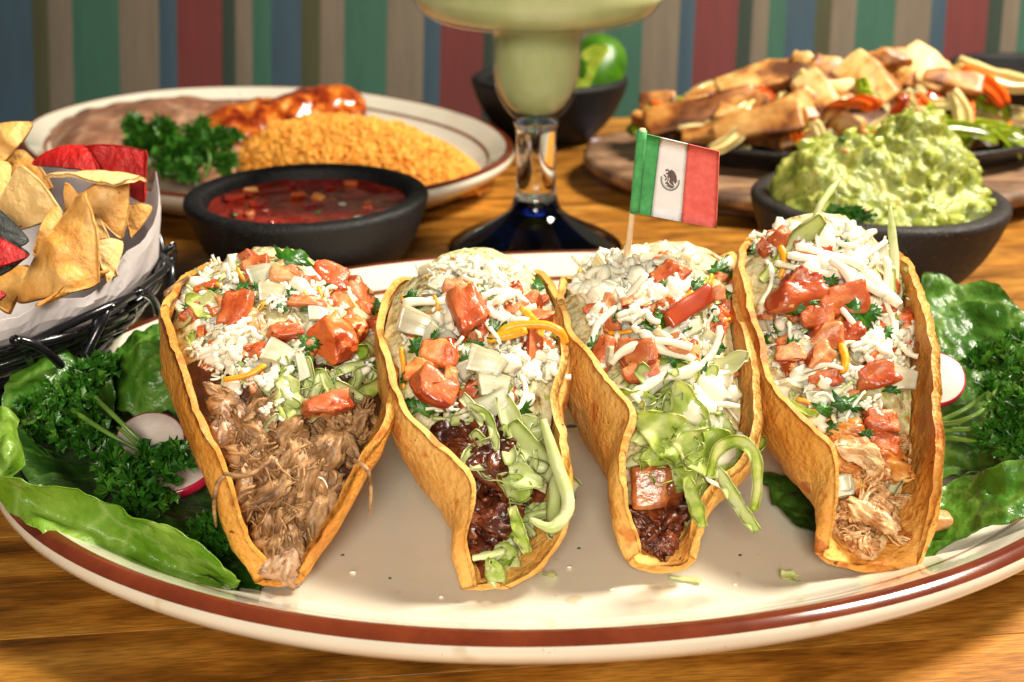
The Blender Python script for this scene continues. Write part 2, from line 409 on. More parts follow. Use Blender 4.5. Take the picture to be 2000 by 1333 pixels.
bowl('black stone bowl heaped with green guacamole behind the rightmost taco', GUAC, 5.12, m_stone2)
bowl('black stone bowl with lime wedges behind the margarita glass', LIMEB)
bowl('black bowl at the far right edge behind the fajita onions', (34.6, 76.5, 0), 5.2)

# ================================================================== SALSA
m_salsa = M_('salsa_sauce', [(.3, (104, 20, 10)), (.5, (140, 32, 16)), (.7, (168, 60, 30))], scale=1.2, rough=.12, bump=.5, bscale=3, coat=.8, sss=.2, sssr=.3, speck=((110, 20, 10), 3, .6))
m_tom = M_('tomato_flesh', [(.3, (156, 60, 26)), (.45, (178, 84, 40)), (.58, (192, 108, 58)), (.72, (204, 146, 94))], scale=1.1, detail=6, rough=.36, bump=.45, bscale=7, sss=.35, sssr=.3, coat=.15, rrange=(.2, .5), speck=((232, 190, 120), 5, .7))
m_tom2 = M_('orange_tomato_flesh', [(.32, (192, 72, 26)), (.5, (208, 108, 48)), (.66, (222, 160, 90))], scale=1.3, detail=6, rough=.36, bump=.45, bscale=7, sss=.35, sssr=.4, coat=.15, rrange=(.2, .5))
m_tomp = M_('pale_pink_tomato_flesh', [(.32, (190, 92, 50)), (.5, (206, 132, 82)), (.66, (218, 172, 120))], scale=1.5, detail=6, rough=.36, bump=.4, bscale=7, sss=.4, sssr=.4, coat=.15)
m_tskin = M_('tomato_skin', [(.3, (138, 42, 18)), (.7, (170, 70, 30))], scale=.8, rough=.28, sss=.2, sssr=.3, coat=.6)
m_onion = M_('raw_onion', [(.3, (196, 188, 154)), (.55, (216, 210, 182)), (.75, (230, 226, 206))], scale=.9, rough=.25, bump=.12, bscale=4, sss=.9, sssr=1.2, coat=.2, stretch=(.5, 3, 1), transl=.15)
m_cil = M_('cilantro_leaf', [(.3, (28, 74, 16)), (.6, (56, 112, 28)), (.8, (104, 152, 50))], scale=1.6, rough=.3, bump=.5, bscale=8, sss=.15, sssr=.1, coat=.3, transl=.2)
salsa = thing('salsa', 'chunky red tomato salsa in the stone bowl left of the glass', 'salsa', (SALSA[0], SALSA[1], 3.42))
n = 60; V = [(0, 0, .0)]; Fc = []
for i in range(1, 26):
    for k in range(n):
        a = 2*math.pi*k/n; r_ = 4.14*i/25
        x, y = r_*math.cos(a), r_*math.sin(a)
        V.append((x, y, .16*fbm((x, y, 0), .9, 3, 4)+(.12*(i/25)**10)))
for k in range(n): Fc.append((0, 1+k, 1+(k+1) % n))
for i in range(24):
    for k in range(n): a = 1+i*n; Fc.append((a+k, a+n+k, a+n+(k+1) % n, a+(k+1) % n))
obj('sauce', V, Fc, m_salsa, salsa)
for k in range(24):
    a = rnd.uniform(0, 6.28); r_ = 3.7*math.sqrt(rnd.random()); s_ = rnd.uniform(.25, .75)
    kind = rnd.choice([m_tom, m_tom2, m_onion, m_salsa, m_salsa, m_cil, m_tom])
    if kind is m_cil: s_ *= .5
    if kind is m_onion: s_ *= .8
    V, Fc = chunk(s_*1.3, s_, s_*.45, k, lv=1)
    M = T(r_*math.cos(a), r_*math.sin(a), .07+.06*rnd.random()) @ Matrix.Rotation(rnd.uniform(0, 6.28), 4, 'Z') @ Matrix.Rotation(rnd.gauss(0, .3), 4, 'X')
    obj({m_onion: 'onion_piece', m_cil: 'cilantro_bit'}.get(kind, 'tomato_piece'), V, Fc, kind, salsa, M)

# ================================================================== MARGARITA GLASS
def glass_mat(name, col, rough=0.0):
    m = bpy.data.materials.new(name); m.use_nodes = True; b = m.node_tree.nodes['Principled BSDF']
    b.inputs['Base Color'].default_value = col; b.inputs['Transmission Weight'].default_value = 1; b.inputs['Roughness'].default_value = rough; b.inputs['IOR'].default_value = 1.47
    return m
m_glass = glass_mat('clear_glass', (.93, .97, .95, 1)); m_blue = glass_mat('cobalt_glass', (.001, .004, .045, 1))
GX, GY = 1.08, 50.0
gl = thing('margarita_glass', 'tall margarita glass with clear stem and dark blue foot behind the platter', 'glass', (GX, GY, 0))
def lat(name, prof, mat, parent, n=72, ns=0):
    if ns: prof = [(p[0], p[1]) for p in crom([(a, z, 0) for a, z in prof], ns)]
    V, Fc = lathe([(max(a, .001), z) for a, z in prof], n); return obj(name, V, Fc, mat, parent)
lat('foot', [(0, .35), (2, .25), (3.6, .02), (3.95, .02), (4.05, .14), (3.95, .34), (3.3, .72), (2.5, 1.1), (1.75, 1.5), (1.3, 1.85), (1.1, 2.15), (1.02, 2.42), (.98, 2.5), (.6, 2.52), (0, 2.52)], m_blue, gl, ns=60)
lat('stem', [(0, 2.53), (.6, 2.53), (.95, 2.54), (.93, 2.7), (.90, 3.4), (.88, 4.3), (.88, 5.2), (.90, 5.7), (1.0, 5.95), (.9, 6.02), (0, 6.02)], m_glass, gl, ns=40)
cup = [(0, 6.03), (.6, 6.05), (1.02, 6.2), (1.45, 6.7), (1.78, 7.4), (1.93, 8.2), (1.96, 9.2), (1.98, 9.75), (2.3, 9.98), (3.4, 10.15), (4.5, 10.45), (5.15, 11.0), (5.38, 11.7), (5.45, 13), (5.5, 14.6),
       (5.38, 14.6), (5.32, 13), (5.25, 11.75), (5.02, 11.1), (4.4, 10.6), (3.35, 10.3), (2.2, 10.12), (1.84, 9.85), (1.82, 9.2), (1.8, 8.2), (1.64, 7.45), (1.3, 6.8), (.9, 6.42), (.5, 6.3), (0, 6.28)]
m_thin = bpy.data.materials.new('thin_clear_glass'); m_thin.use_nodes = True; nt = m_thin.node_tree; nt.nodes.clear()
_o = nt.nodes.new('ShaderNodeOutputMaterial'); _m = nt.nodes.new('ShaderNodeMixShader'); _t = nt.nodes.new('ShaderNodeBsdfTransparent'); _g = nt.nodes.new('ShaderNodeBsdfGlossy'); _f = nt.nodes.new('ShaderNodeLayerWeight'); _p = nt.nodes.new('ShaderNodeMath'); _p.operation = 'POWER'; _p.inputs[1].default_value = 5
_t.inputs[0].default_value = (.97, .985, .975, 1); _g.inputs['Roughness'].default_value = .02; _f.inputs['Blend'].default_value = .5; _q = nt.nodes.new('ShaderNodeMath'); _q.operation = 'MULTIPLY_ADD'; _q.inputs[1].default_value = .5; _q.inputs[2].default_value = .025
nt.links.new(_f.outputs['Facing'], _p.inputs[0]); nt.links.new(_p.outputs[0], _q.inputs[0]); nt.links.new(_q.outputs[0], _m.inputs[0]); nt.links.new(_t.outputs[0], _m.inputs[1]); nt.links.new(_g.outputs[0], _m.inputs[2]); nt.links.new(_m.outputs[0], _o.inputs[0])
lat('cup', cup, m_thin, gl, ns=150)
m_drink = M_('lime_margarita', [(.3, (172, 180, 126)), (.6, (188, 194, 146)), (.8, (200, 206, 166))], scale=.5, rough=.3, sss=.6, sssr=.8, bump=.1, bscale=3, stretch=(1, 1, .4))
dk = lat('margarita_drink', [(0, 6.34), (.5, 6.36), (.85, 6.46), (1.25, 6.84), (1.58, 7.47), (1.75, 8.2), (1.77, 9.2), (1.79, 9.9), (2.2, 10.17), (3.3, 10.35), (4.35, 10.65), (4.95, 11.15), (5.18, 11.8), (5.24, 13), (5.26, 13.8), (3, 13.85), (0, 13.85)], m_drink, None, ns=110)
dk.location = Vector((GX, GY, 0))*S; dk.scale = (1.05, 1.05, 1)
tag(dk, 'pale yellow-green margarita filling the glass', 'drink')

# ================================================================== LIMES
m_limeskin = M_('lime_skin', [(.3, (40, 86, 6)), (.6, (70, 120, 12)), (.8, (96, 140, 20))], scale=1, rough=.25, bump=.4, bscale=10, coat=.5, sss=.1, sssr=.2)
m_limeflesh = M_('lime_flesh', [(.3, (140, 170, 40)), (.6, (176, 196, 70)), (.8, (206, 214, 120))], scale=1.5, rough=.15, bump=.5, bscale=4, sss=.5, sssr=.5, coat=.4)
def lime_wedge(label, loc, rot, ln=3.0, r_=1.75, ang=1.6):
    t = thing('lime_wedge', label, 'lime', loc, 'lime wedges in the bowl'); t.rotation_euler = rot
    V = []; nu, nv = 18, 14
    for i in range(nu):
        u = i/(nu-1)*2-1; q = math.sqrt(max(0, 1-abs(u)**2.3))*r_+.02
        for j in range(nv):
            a = (j/(nv-1)-.5)*ang; V.append((q*math.sin(a), u*ln, q*math.cos(a)))
    obj('rind', V, gridfaces(nu, nv), m_limeskin, t)
    for sd in (0, nv-1):
        W = []; 
        for i in range(nu):
            u = i/(nu-1)*2-1; a = V[i*nv+sd]
            for k in range(6):
                f = k/5; W.append((a[0]*f, a[1]*(.6+.4*f), a[2]*f+.05*math.sin(k*2+i)*(f < .9)*(k > 0)))
        obj('flesh', W, gridfaces(nu, 6), m_limeflesh, t)
lime_wedge('lime wedge standing rind-up at the right, highest in the bowl', (5.2, 72.6, 4.2), (R(58), R(22), R(-8)), 2.7, 2.0, 2.2)
lime_wedge('lime wedge lying below the tall one with its cut face turned forward', tuple(atY(1158, 146, 70.4)), (R(-105), R(28), R(8)), 2.0, 1.5, 1.7)
lime_wedge('lime wedge partly hidden behind the margarita glass', (2.2, 73.2, 4.2), (R(30), R(-40), R(40)), 2.2, 1.5, 1.5)
# ================================================================== TACOS
m_shell = M_('fried_corn_shell', [(.25, (190, 122, 50)), (.42, (212, 152, 72)), (.56, (222, 168, 88)), (.72, (232, 190, 118))], scale=.6, detail=6, rough=.5, bump=.55, bscale=6, spec=.35, noise_rough=.65,
             sss=.25, sssr=.25, rrange=(.4, .65), speck=[((130, 72, 26), 4, .70), ((150, 88, 34), 13, .71), ((196, 124, 54), 1.2, .6)], bdist=.05)
m_shell_d = M_('deep_golden_corn_shell', [(.25, (176, 100, 32)), (.42, (202, 132, 50)), (.56, (216, 152, 66)), (.72, (228, 178, 98))], scale=.6, detail=6, rough=.45, bump=.55, bscale=6, spec=.4, noise_rough=.65,
             sss=.25, sssr=.25, rrange=(.35, .6), speck=[((130, 64, 18), 4, .71), ((140, 72, 22), 13, .71), ((186, 106, 36), 1.2, .6)], bdist=.05)
m_cheese = M_('white_cheese', [(.3, (222, 214, 188)), (.6, (234, 228, 206)), (.8, (240, 236, 220))], scale=1.5, rough=.45, bump=.25, bscale=6, spec=.35, sss=.6, sssr=.35)
m_cheddar = M_('yellow_cheddar', [(.3, (226, 142, 16)), (.7, (240, 172, 36))], scale=1.5, rough=.35, bump=.25, bscale=8, sss=.6, sssr=.35)
m_let = M_('pale_iceberg', [(.25, (156, 184, 84)), (.45, (196, 208, 134)), (.65, (220, 222, 178))], scale=1.0, rough=.4, bump=.3, bscale=5, sss=.3, sssr=.3, transl=.25, coat=.1)
m_letg = M_('green_iceberg', [(.3, (148, 184, 56)), (.45, (196, 214, 104)), (.58, (226, 230, 166))], scale=1.8, rough=.4, bump=.3, bscale=5, sss=.3, sssr=.3, transl=.42, coat=.1)
m_pork = M_('shredded_pork', [(.28, (76, 46, 24)), (.42, (124, 88, 52)), (.55, (160, 120, 78)), (.7, (198, 160, 110))], scale=2.2, rough=.42, bump=.7, bscale=5, sss=.25, sssr=.2, coat=.12, spec=.4, stretch=(.5, 2, 2), rrange=(.35, .6))
m_pbed = M_('pork_gap_shade', [(.3, (52, 26, 14)), (.6, (92, 52, 32)), (.8, (130, 84, 58))], scale=2, rough=.35, bump=1, bscale=4)  # bed coloured dark to paint the shade in gaps between pork pieces
m_porkf = M_('fatty_pork', [(.3, (130, 88, 60)), (.5, (182, 144, 112)), (.7, (216, 194, 168))], scale=1.6, rough=.35, bump=.6, bscale=5, sss=.3, sssr=.3, coat=.2)
m_beef = M_('dark_braised_beef', [(.3, (38, 15, 9)), (.48, (74, 30, 15)), (.6, (112, 52, 26)), (.72, (150, 86, 46))], scale=2.2, rough=.3, bump=.7, bscale=5, coat=.4, sss=.1, sssr=.2)
m_beefb = M_('glazed_beef_cube', [(.3, (84, 36, 14)), (.5, (134, 70, 32)), (.68, (180, 116, 64))], scale=1.8, rough=.25, bump=.5, bscale=5, coat=.5, sss=.3, sssr=.3)
m_bed = M_('mixed_cheese_and_lettuce', [(.34, (120, 60, 34)), (.44, (190, 178, 120)), (.54, (224, 214, 176)), (.64, (168, 182, 92)), (.74, (196, 88, 56))], scale=2.2, detail=6, rough=.4, bump=1, bscale=5, coat=.2, sss=.2, sssr=.2)
m_chick = M_('shredded_chicken', [(.3, (134, 76, 30)), (.44, (178, 124, 70)), (.56, (206, 168, 118)), (.7, (222, 198, 158))], scale=2.6, detail=6, rough=.45, bump=.9, bscale=6, coat=.1, sss=.12, sssr=.3)
m_chickr = M_('seasoned_chicken', [(.25, (120, 48, 14)), (.45, (180, 98, 36)), (.6, (206, 146, 70)), (.72, (222, 186, 120))], scale=2, detail=6, rough=.38, bump=.6, bscale=6, coat=.2, sss=.3, sssr=.3)

def TZ(px, py, Y): return np.array(atY(px, py, Y))
def taco(label, Ledge, Redge, front, back, kb, mat, q, mound, base_mat, seed, bulge=(0, 0), bsplit=30):
    """Ledge/Redge: edge points (px,py,Y) from front tip over the top to the back; front/back: ends of the fold"""
    n = len(Ledge)
    L = np.array([TZ(*p) for p in Ledge]); Rg = np.array([TZ(*p) for p in Redge])
    Fp = np.array([np.array(front)+(np.array(back)-np.array(front))*(i/(n-1))**1.15 for i in range(n)])
    NR = 84; Ls = crom(L, NR); Rs = crom(Rg, NR); Fs = crom(Fp, NR); ks = crom(np.array([[k, 0, 0] for k in kb]), NR)[:, 0]
    NC = 34; P = np.zeros((NR, 2*NC-1, 3))
    ax = np.array(back)-np.array(front); ax /= np.linalg.norm(ax); side = np.cross(ax, (0, 0, 1)); side /= np.linalg.norm(side); up = np.cross(side, ax)
    for i in range(NR):
        for sgn, E_, of in ((-1, Ls[i], 0), (1, Rs[i], 1)):
            h = max(.3, E_[2]-Fs[i][2]); P0 = Fs[i]; P1 = Fs[i]+side*sgn*ks[i]; P3 = E_
            P2 = E_+np.array((0, 0, -1))*h*.45+side*sgn*bulge[of]
            for j in range(NC):
                t = j/(NC-1); b = (1-t)**3*P0+3*(1-t)**2*t*P1+3*(1-t)*t*t*P2+t**3*P3
                jj = NC-1-j if of == 0 else NC-1+j
                P[i, jj] = b
    # uneven frying: waves and blisters
    for i in range(NR):
        for j in range(2*NC-1):
            t = abs(j-(NC-1))/(NC-1); p = P[i, j]; sg = -1 if j < NC-1 else 1
            a = .16*fbm(p, .33, 2, seed)*t*2+.05*fbm(p, 1.1, 3, seed+5)*(.4+t)
            rim = t**10; a += .16*max(0, fbm(p, 1.2, 2, seed+31)-.1)+.05*max(0, fbm(p, 2.6, 1, seed+37)-.1)
            P[i, j] = p+side*sg*a+(np.array((0, 0, 1))*.16*fbm(p, .55, 3, seed+9)+side*.08*fbm(p, .8, 2, seed+13)+np.array((0, 0, 1))*.03*fbm(p, 2.3, 4, seed+17))*rim
    t_ = thing('taco', label, 'taco', tuple(Fp[n//2]), 'hard shell tacos on the platter')
    off = Fp[n//2]
    V, Fc = thick(P, .20, rim=.35)
    V = np.array(V)-off
    V = [tuple(v) for v in V]
    # fine relief
    V = [(v[0]+.05*fbm(v, 2.2, 3, seed)+.09*max(0, fbm(v, .9, 2, seed+7)-.12), v[1]+.04*fbm(v, 2.5, 2, seed+1), v[2]+.05*fbm(v, 3.1, 3, seed+3)) for v in V]
    obj('shell', V, Fc, mat, t_)
    # filling body between the walls
    qs = crom(np.array([[a, 0, 0] for a in q]), NR)[:, 0]; ms = crom(np.array([[a, 0, 0] for a in mound]), NR)[:, 0]
    NW = 30; B = []; rows = list(range(2, NR-1))
    for i in rows:
        jl = (NC-1)-min(.97, max(.03, qs[i]))*(NC-1); jr = (NC-1)+min(.97, max(.03, qs[i]))*(NC-1)
        def at(jf):
            a = int(jf); u = jf-a; a2 = min(a+1, 2*NC-2); return P[i, a]*(1-u)+P[i, a2]*u
        A, C_ = at(jl), at(jr); A = A+side*.16; C_ = C_-side*.16
        row = []
        for k in range(NW):
            w_ = k/(NW-1); p = A*(1-w_)+C_*w_
            p = p+np.array((0, 0, 1))*ms[i]*(1-(2*w_-1)**2)
            a = .26*fbm(p, .8, 3, seed+20)+.22*fbm(p, 2.6, 3, seed+2)
            row.append(p+np.array((0, -.3, .8))*a*(1-(2*w_-1)**4))
        B.append(row)
    B = np.array(B); 
    # front skirt down to the fold so that the filling is closed
    f0 = np.array([[P[rows[0], NC-1]+np.array((0, 0, .12))+side*(k/(NW-1)-.5)*.3 for k in range(NW)]])
    B = np.concatenate([f0, B, ], axis=0)
    V = (B.reshape(-1, 3)-off).tolist(); Fc = gridfaces(B.shape[0], NW)
    mi = [0 if (i//(NW-1)) < bsplit else 1 for i in range(len(Fc))]
    obj('filling_bed', V, Fc, [base_mat, m_bed], t_, mi=mi)
    bv = BVHTree.FromPolygons([Vector(v) for v in B.reshape(-1, 3)], [tuple(f) for f in Fc])
    Pv = P.reshape(-1, 3); bs = BVHTree.FromPolygons([Vector(v) for v in Pv], gridfaces(NR, 2*NC-1))
    return dict(root=t_, off=Vector(off), bv=bv, bs=bs, lift=[], side=Vector(side), B=B)

def hit(tc, px, py):
    d = ray(px, py).normalized(); r1 = tc['bv'].ray_cast(CAMP, d)
    if r1[0] is not None: return r1[0], (r1[1] if r1[1].dot(d) < 0 else -r1[1])
    r2 = tc['bs'].ray_cast(CAMP, d)
    if r2[0] is not None: return r2[0], (r2[1] if r2[1].dot(d) < 0 else -r2[1])
    # above the heap: take the depth of the nearest spot on the heap below
    for k in range(1, 60):
        d2 = ray(px, py+k*3).normalized(); r1 = tc['bv'].ray_cast(CAMP, d2)
        if r1[0] is not None: return Vector(atY(px, py, r1[0].y+.3)), Vector((0, -.5, .8))
    return None, None

_cache = {}
def var(key, n, fn):
    """one of n shared mesh variants of a piece"""
    k = rnd.randrange(n)
    if (key, k) not in _cache: _cache[(key, k)] = fn(k)
    return _cache[(key, k)]
def put(tc, name, me, p, nrm, ang, lift=0, tilt=.5, scale=(1, 1, 1), jitter=.25, face=.5):
    """lay a piece on the heap: its local x runs along `ang` as seen from the front, local z faces out"""
    toc = (CAMP-p).normalized(); z = (nrm*(1-face)+toc*face).normalized()
    z = (z+Vector((rnd.gauss(0, jitter), rnd.gauss(0, jitter), rnd.gauss(0, jitter)))).normalized()
    x = RIGHT*math.cos(ang)+UPV*math.sin(ang); x = (x-z*x.dot(z)).normalized(); y = z.cross(x)
    Mm = Matrix((x, y, z)).transposed().to_4x4()
    Mm = Mm @ Matrix.Diagonal((scale[0], scale[1], scale[2], 1))
    Mm.translation = p+toc*lift-tc['off']
    return link(name, me, tc['root'], Mm)

# ---- piece meshes, unit-sized: length 1 along x unless noted
def shred_me(k, mat, nm, curl=1.0, rad=.11, L=1.0, knob=.25, n=7, m=12, flat=.75):
    rr = random.Random(k*7+3); pts = []; a = 0; p = Vector((0, 0, 0)); b = rr.uniform(-1, 1)*curl; c2 = rr.uniform(-.6, .6)*curl
    for i in range(m):
        pts.append(p.copy()); a += (b+rr.gauss(0, .5)*curl)*1.6/m; c2 += rr.gauss(0, .1)
        p = p+Vector((math.cos(a), math.sin(a), math.sin(c2*3*i/m)*.35))*L/m
    cen = sum(pts, Vector())/m; pts = [q-cen for q in pts]
    rad_ = [rad*(1+knob*fbm((i*.6, k, 0), 1, 2, k)*2)*(.75 if i in (0, m-1) else 1) for i in range(m)]
    V, Fc = tube(pts, rad_, n); V = [(x, y, z*flat) for x, y, z in V]
    return mesh(nm, V, Fc, mat)
def crumb_me(k, mat, nm): return mesh(nm, *blob(.5, .38, .32, .35, 1.6, k*3.3, 2), mat)
def clump_me(k, mat, nm):
    rr = random.Random(k+50); parts = []
    for i in range(8):
        a0 = rr.uniform(0, 6.28); c_ = Vector((rr.uniform(-.3, .3), rr.uniform(-.24, .24), rr.uniform(-.05, .12))); b = rr.uniform(-2, 2); l = rr.uniform(.25, .6); p = c_; pts = []
        for q in range(7):
            pts.append(p.copy()); a0 += b/7; p = p+Vector((math.cos(a0), math.sin(a0), rr.uniform(-.4, .3)))*l/7
        parts.append(tube(pts, [rr.uniform(.06, .09)*(1+.3*rr.random()) for q in pts], 6))
    return mesh(nm, *merge(parts), mat)
def ribbon_me(k, mat, nm, wd=.24, L=1.0, curl=.6, th=.018, ruf=.5):
    rr = random.Random(k*13+1); m = 16; a = rr.uniform(-.4, .4); p = Vector((0, 0, 0)); P = []; b = rr.uniform(-1.3, 1.3)*curl; bz = rr.uniform(-1.6, 1.6)*curl; tw = rr.uniform(-1.2, 1.2); az = 0
    for i in range(m):
        u = i/(m-1); a += b/m; az += bz/m
        d = Vector((math.cos(a)*math.cos(az), math.sin(a)*math.cos(az), math.sin(az))); p = p+d*L/m
        n_ = Vector((-math.sin(a), math.cos(a), 0)); n2 = d.cross(n_)
        row = []
        w_ = wd*(.5+.5*math.sin(math.pi*min(1, u*.9+.08))**.5)*(1+.25*fbm((u*4, k, 0), 1, 2, k))
        for j in range(5):
            v = j/4*2-1; t_ = tw*u
            e = n_*math.cos(t_)+n2*math.sin(t_); f_ = n2*math.cos(t_)-n_*math.sin(t_)
            row.append(tuple(p+e*v*w_*.5+f_*(.12*wd*(v*v)*2+ruf*wd*.2*math.sin(u*13+k+v*2)*abs(v))))
        P.append(row)
    P = np.array(P); P -= P.reshape(-1, 3).mean(0)
    return mesh(nm, *thick(P, th), mat)
def fiber_me(k, mat, nm, n=7, spread=.12, rad=.05, L=1.0):
    """a torn bundle of meat fibres"""
    rr = random.Random(k*17+5); parts = []; ax = crom([(i/4*L-L/2, rr.gauss(0, .07), rr.gauss(0, .06)) for i in range(5)], 9)
    for q in range(n):
        oy, oz = rr.gauss(0, spread*.5), rr.gauss(0, spread*.4); s0 = rr.uniform(0, .25); s1 = rr.uniform(.7, 1)
        i0 = int(s0*8); i1 = max(i0+3, int(s1*8)+1); pts = [Vector((a[0], a[1]+oy*(1+.6*math.sin(i+q)), a[2]+oz*(1+.5*math.cos(i*1.3+q)))) for i, a in enumerate(ax)][i0:i1+1]
        m = len(pts); r0 = rad*rr.uniform(.7, 1.5)
        rs_ = [r0*(.55+.45*math.sin(math.pi*(i+.5)/m))*(1+.3*rr.random()) for i in range(m)]
        parts.append(tube(pts, rs_, 6))
    return mesh(nm, *merge(parts), mat)
def torn_me(k, mat, nm, ry=.2, rz=.15):
    """a torn piece of cooked meat: ridged along its grain, ragged ends"""
    v, f = ico(4); V = []; rr = random.Random(k*3+1); bx = rr.uniform(-.25, .25); tw = rr.uniform(-1, 1)
    for p in v:
        x = p.x; a = math.atan2(p.z, p.y)+tw*x; q = math.hypot(p.y, p.z)
        rdg = abs(noise.noise(Vector((x*1.1+k, math.cos(a)*2.6, math.sin(a)*2.6+k))))*2
        k1 = .55+.75*rdg+.35*fbm(p, 1.3, 2, k*1.7)*2
        ex = .5*(1+.35*noise.noise(Vector((math.cos(a)*3, math.sin(a)*3, k*2.1)))*abs(x))
        V.append((x*ex, q*math.cos(a)*ry*k1+bx*x*x, q*math.sin(a)*rz*k1+.05*math.sin(x*4+k)))
    return mesh(nm, V, f, mat)
def cil_me(k, mat, nm):
    """small torn cilantro leaf, lobed and folded"""
    rr = random.Random(k*5+2); n = 11; ring = []
    for i in range(n*2):
        a = math.pi*2*i/(n*2); r_ = (.5 if i % 2 == 0 else .33)*(1+.25*rr.gauss(0, .5))*(1 if abs(a-math.pi) > .5 else .5)
        ring.append((r_*math.cos(a), r_*.7*math.sin(a)))
    V = []; 
    for s_ in (0, 1):
        V.append((0, 0, .02*(1-2*s_)+.05))
        for (x, y) in ring: V.append((x, y, .35*abs(y)+.1*math.sin(x*9+k)+.02*(1-2*s_)))
    m = n*2; Fc = [(0, 1+i, 1+(i+1) % m) for i in range(m)]+[(m+1, m+2+(i+1) % m, m+2+i) for i in range(m)]+[(1+i, m+2+i, m+2+(i+1) % m, 1+(i+1) % m) for i in range(m)]
    return mesh(nm, V, Fc, mat)
def onion_me(k):
    rr = random.Random(k+9); P = []; cv = rr.uniform(.15, .5)
    for i in range(8):
        u = i/7-.5; row = []
        for j in range(8):
            v = j/7-.5; row.append((u*(1+.25*v*rr.choice((1, 1))), v*(.8-.3*u), -cv*u*u+.05*fbm((u, v, k), 3, 2, k)))
        P.append(row)
    return mesh('onion_piece', *thick(P, .26, rim=.2), m_onion)
def tom_me(k, mat, nm='tomato_chunk'):
    d = Vector((math.cos(k*2.4), math.sin(k*2.4), .3)).normalized()
    return two_tone(nm, chunk(1, .8, .6, k+31, cuts=6, bev=.10, amp=.15), mat, m_tskin, lambda n: n.dot(d) > .62)
KIND = {
 'T': ('tomato_chunk', lambda: var('T', 7, lambda k: tom_me(k, m_tom)), 1.0),
 'A': ('tomato_chunk', lambda: var('A', 5, lambda k: tom_me(k+20, m_tom2)), 1.0),
 'P': ('tomato_chunk', lambda: var('P', 5, lambda k: tom_me(k+40, m_tomp)), 1.0),
 'S': ('tomato_skin_strip', lambda: var('S', 4, lambda k: mesh('tomato_skin_strip', *chunk(1, .42, .3, k+60, cuts=2, bev=.12, amp=.08), m_tskin)), 1.0),
 'O': ('onion_piece', lambda: var('O', 8, onion_me), 1.0),
 'c': ('cheese_crumb', lambda: var('c', 6, lambda k: crumb_me(k, m_cheese, 'cheese_crumb')), 1.0),
 'C': ('cheese_clump', lambda: var('C', 6, lambda k: clump_me(k, m_cheese, 'cheese_clump')), 1.0),
 'w': ('cheese_shred', lambda: var('w', 16, lambda k: shred_me(k, m_cheese, 'cheese_shred', curl=1.0+.8*(k % 3), rad=.046+.010*(k % 3))), 1.0),
 'y': ('cheddar_shred', lambda: var('y', 6, lambda k: shred_me(k+30, m_cheddar, 'cheddar_shred', curl=.8, rad=.08, knob=.1)), 1.0),
 'Y': ('cheddar_shred', lambda: var('Yc', 4, lambda k: shred_me(k+70, m_cheddar, 'cheddar_shred', curl=2.2, rad=.055, knob=.1, m=18)), 1.0),
 'l': ('lettuce_shred', lambda: var('l', 12, lambda k: ribbon_me(k, m_let, 'lettuce_shred')), 1.0),
 'L': ('lettuce_shred', lambda: var('L', 10, lambda k: ribbon_me(k+40, m_letg, 'lettuce_shred', wd=.34, ruf=.7)), 1.0),
 'V': ('lettuce_piece', lambda: var('V', 8, lambda k: mesh('lettuce_piece', *leafpatch(.62, 1, k+5, ruffle=.7, cup=.35, nu=16, nv=10, th=.02, curl=.2*(k % 3-1)), m_letg)), 1.0),
 'v': ('lettuce_piece', lambda: var('v', 8, lambda k: mesh('lettuce_piece', *leafpatch(.42, 1, k+25, ruffle=.6, cup=.4, nu=16, nv=9, th=.02, curl=.25*(k % 3-1)), m_let)), 1.0),
 'g': ('cilantro_leaf', lambda: var('g', 8, lambda k: cil_me(k, m_cil, 'cilantro_leaf')), 1.0),
 'm': ('pork_strand', lambda: var('m', 10, lambda k: torn_me(k, m_pork, 'pork_strand', .17, .13)), 1.0),
 'M': ('pork_strand', lambda: var('M', 8, lambda k: fiber_me(k, m_pork, 'pork_strand', n=6, spread=.14, rad=.02)), 1.0),
 'F': ('pork_chunk', lambda: var('F', 3, lambda k: torn_me(k+9, m_porkf, 'pork_chunk', .36, .3)), 1.0),
 'n': ('pork_fibre', lambda: var('n', 8, lambda k: shred_me(k+90, m_pork, 'pork_fibre', curl=1.4, rad=.02, knob=.6, m=14)), 1.0),
 'b': ('beef_chunk', lambda: var('b', 6, lambda k: torn_me(k+30, m_beef, 'beef_chunk', .3, .24)), 1.0),
 'B': ('beef_cube', lambda: var('B', 3, lambda k: mesh('beef_cube', *chunk(.8, 1, .7, k+80, cuts=3, bev=.14, amp=.06), m_beefb)), 1.0),
 'f': ('beef_strand', lambda: var('f', 8, lambda k: torn_me(k+50, m_beef, 'beef_strand', .2, .16)), 1.0),
 'h': ('chicken_strand', lambda: var('h', 8, lambda k: torn_me(k+70, m_chick, 'chicken_strand', .22, .16) if k % 3 else fiber_me(k+120, m_chick, 'chicken_strand', n=9, spread=.18, rad=.032)), 1.0),
 'H': ('chicken_piece', lambda: var('H', 4, lambda k: torn_me(k+90, m_chickr, 'chicken_piece', .3, .16)), 1.0),
}
def lay(tc, spec):
    """each line: kind px py length_px width_factor angle_deg lift_cm"""
    for ln in spec.strip().splitlines():
        a = ln.split(); k = a[0]; px, py, L_ = float(a[1]), float(a[2]), float(a[3]); wf = float(a[4]) if len(a) > 4 else 1; an = R(float(a[5])) if len(a) > 5 else rnd.uniform(0, 6.28); lf = float(a[6]) if len(a) > 6 else .2
        p, nr = hit(tc, px, py)
        if p is None: continue
        s_ = L_/ppc(p)*(.74 if k in 'TAPO' else 1.05 if k in 'wyYC' else 1); nm, f, _ = KIND[k]
        put(tc, nm, f(), p, nr, an, lf+.12*s_*(k in 'TAPOB'), scale=(s_, s_*wf, s_*(.5+.5*wf)), jitter=.12)
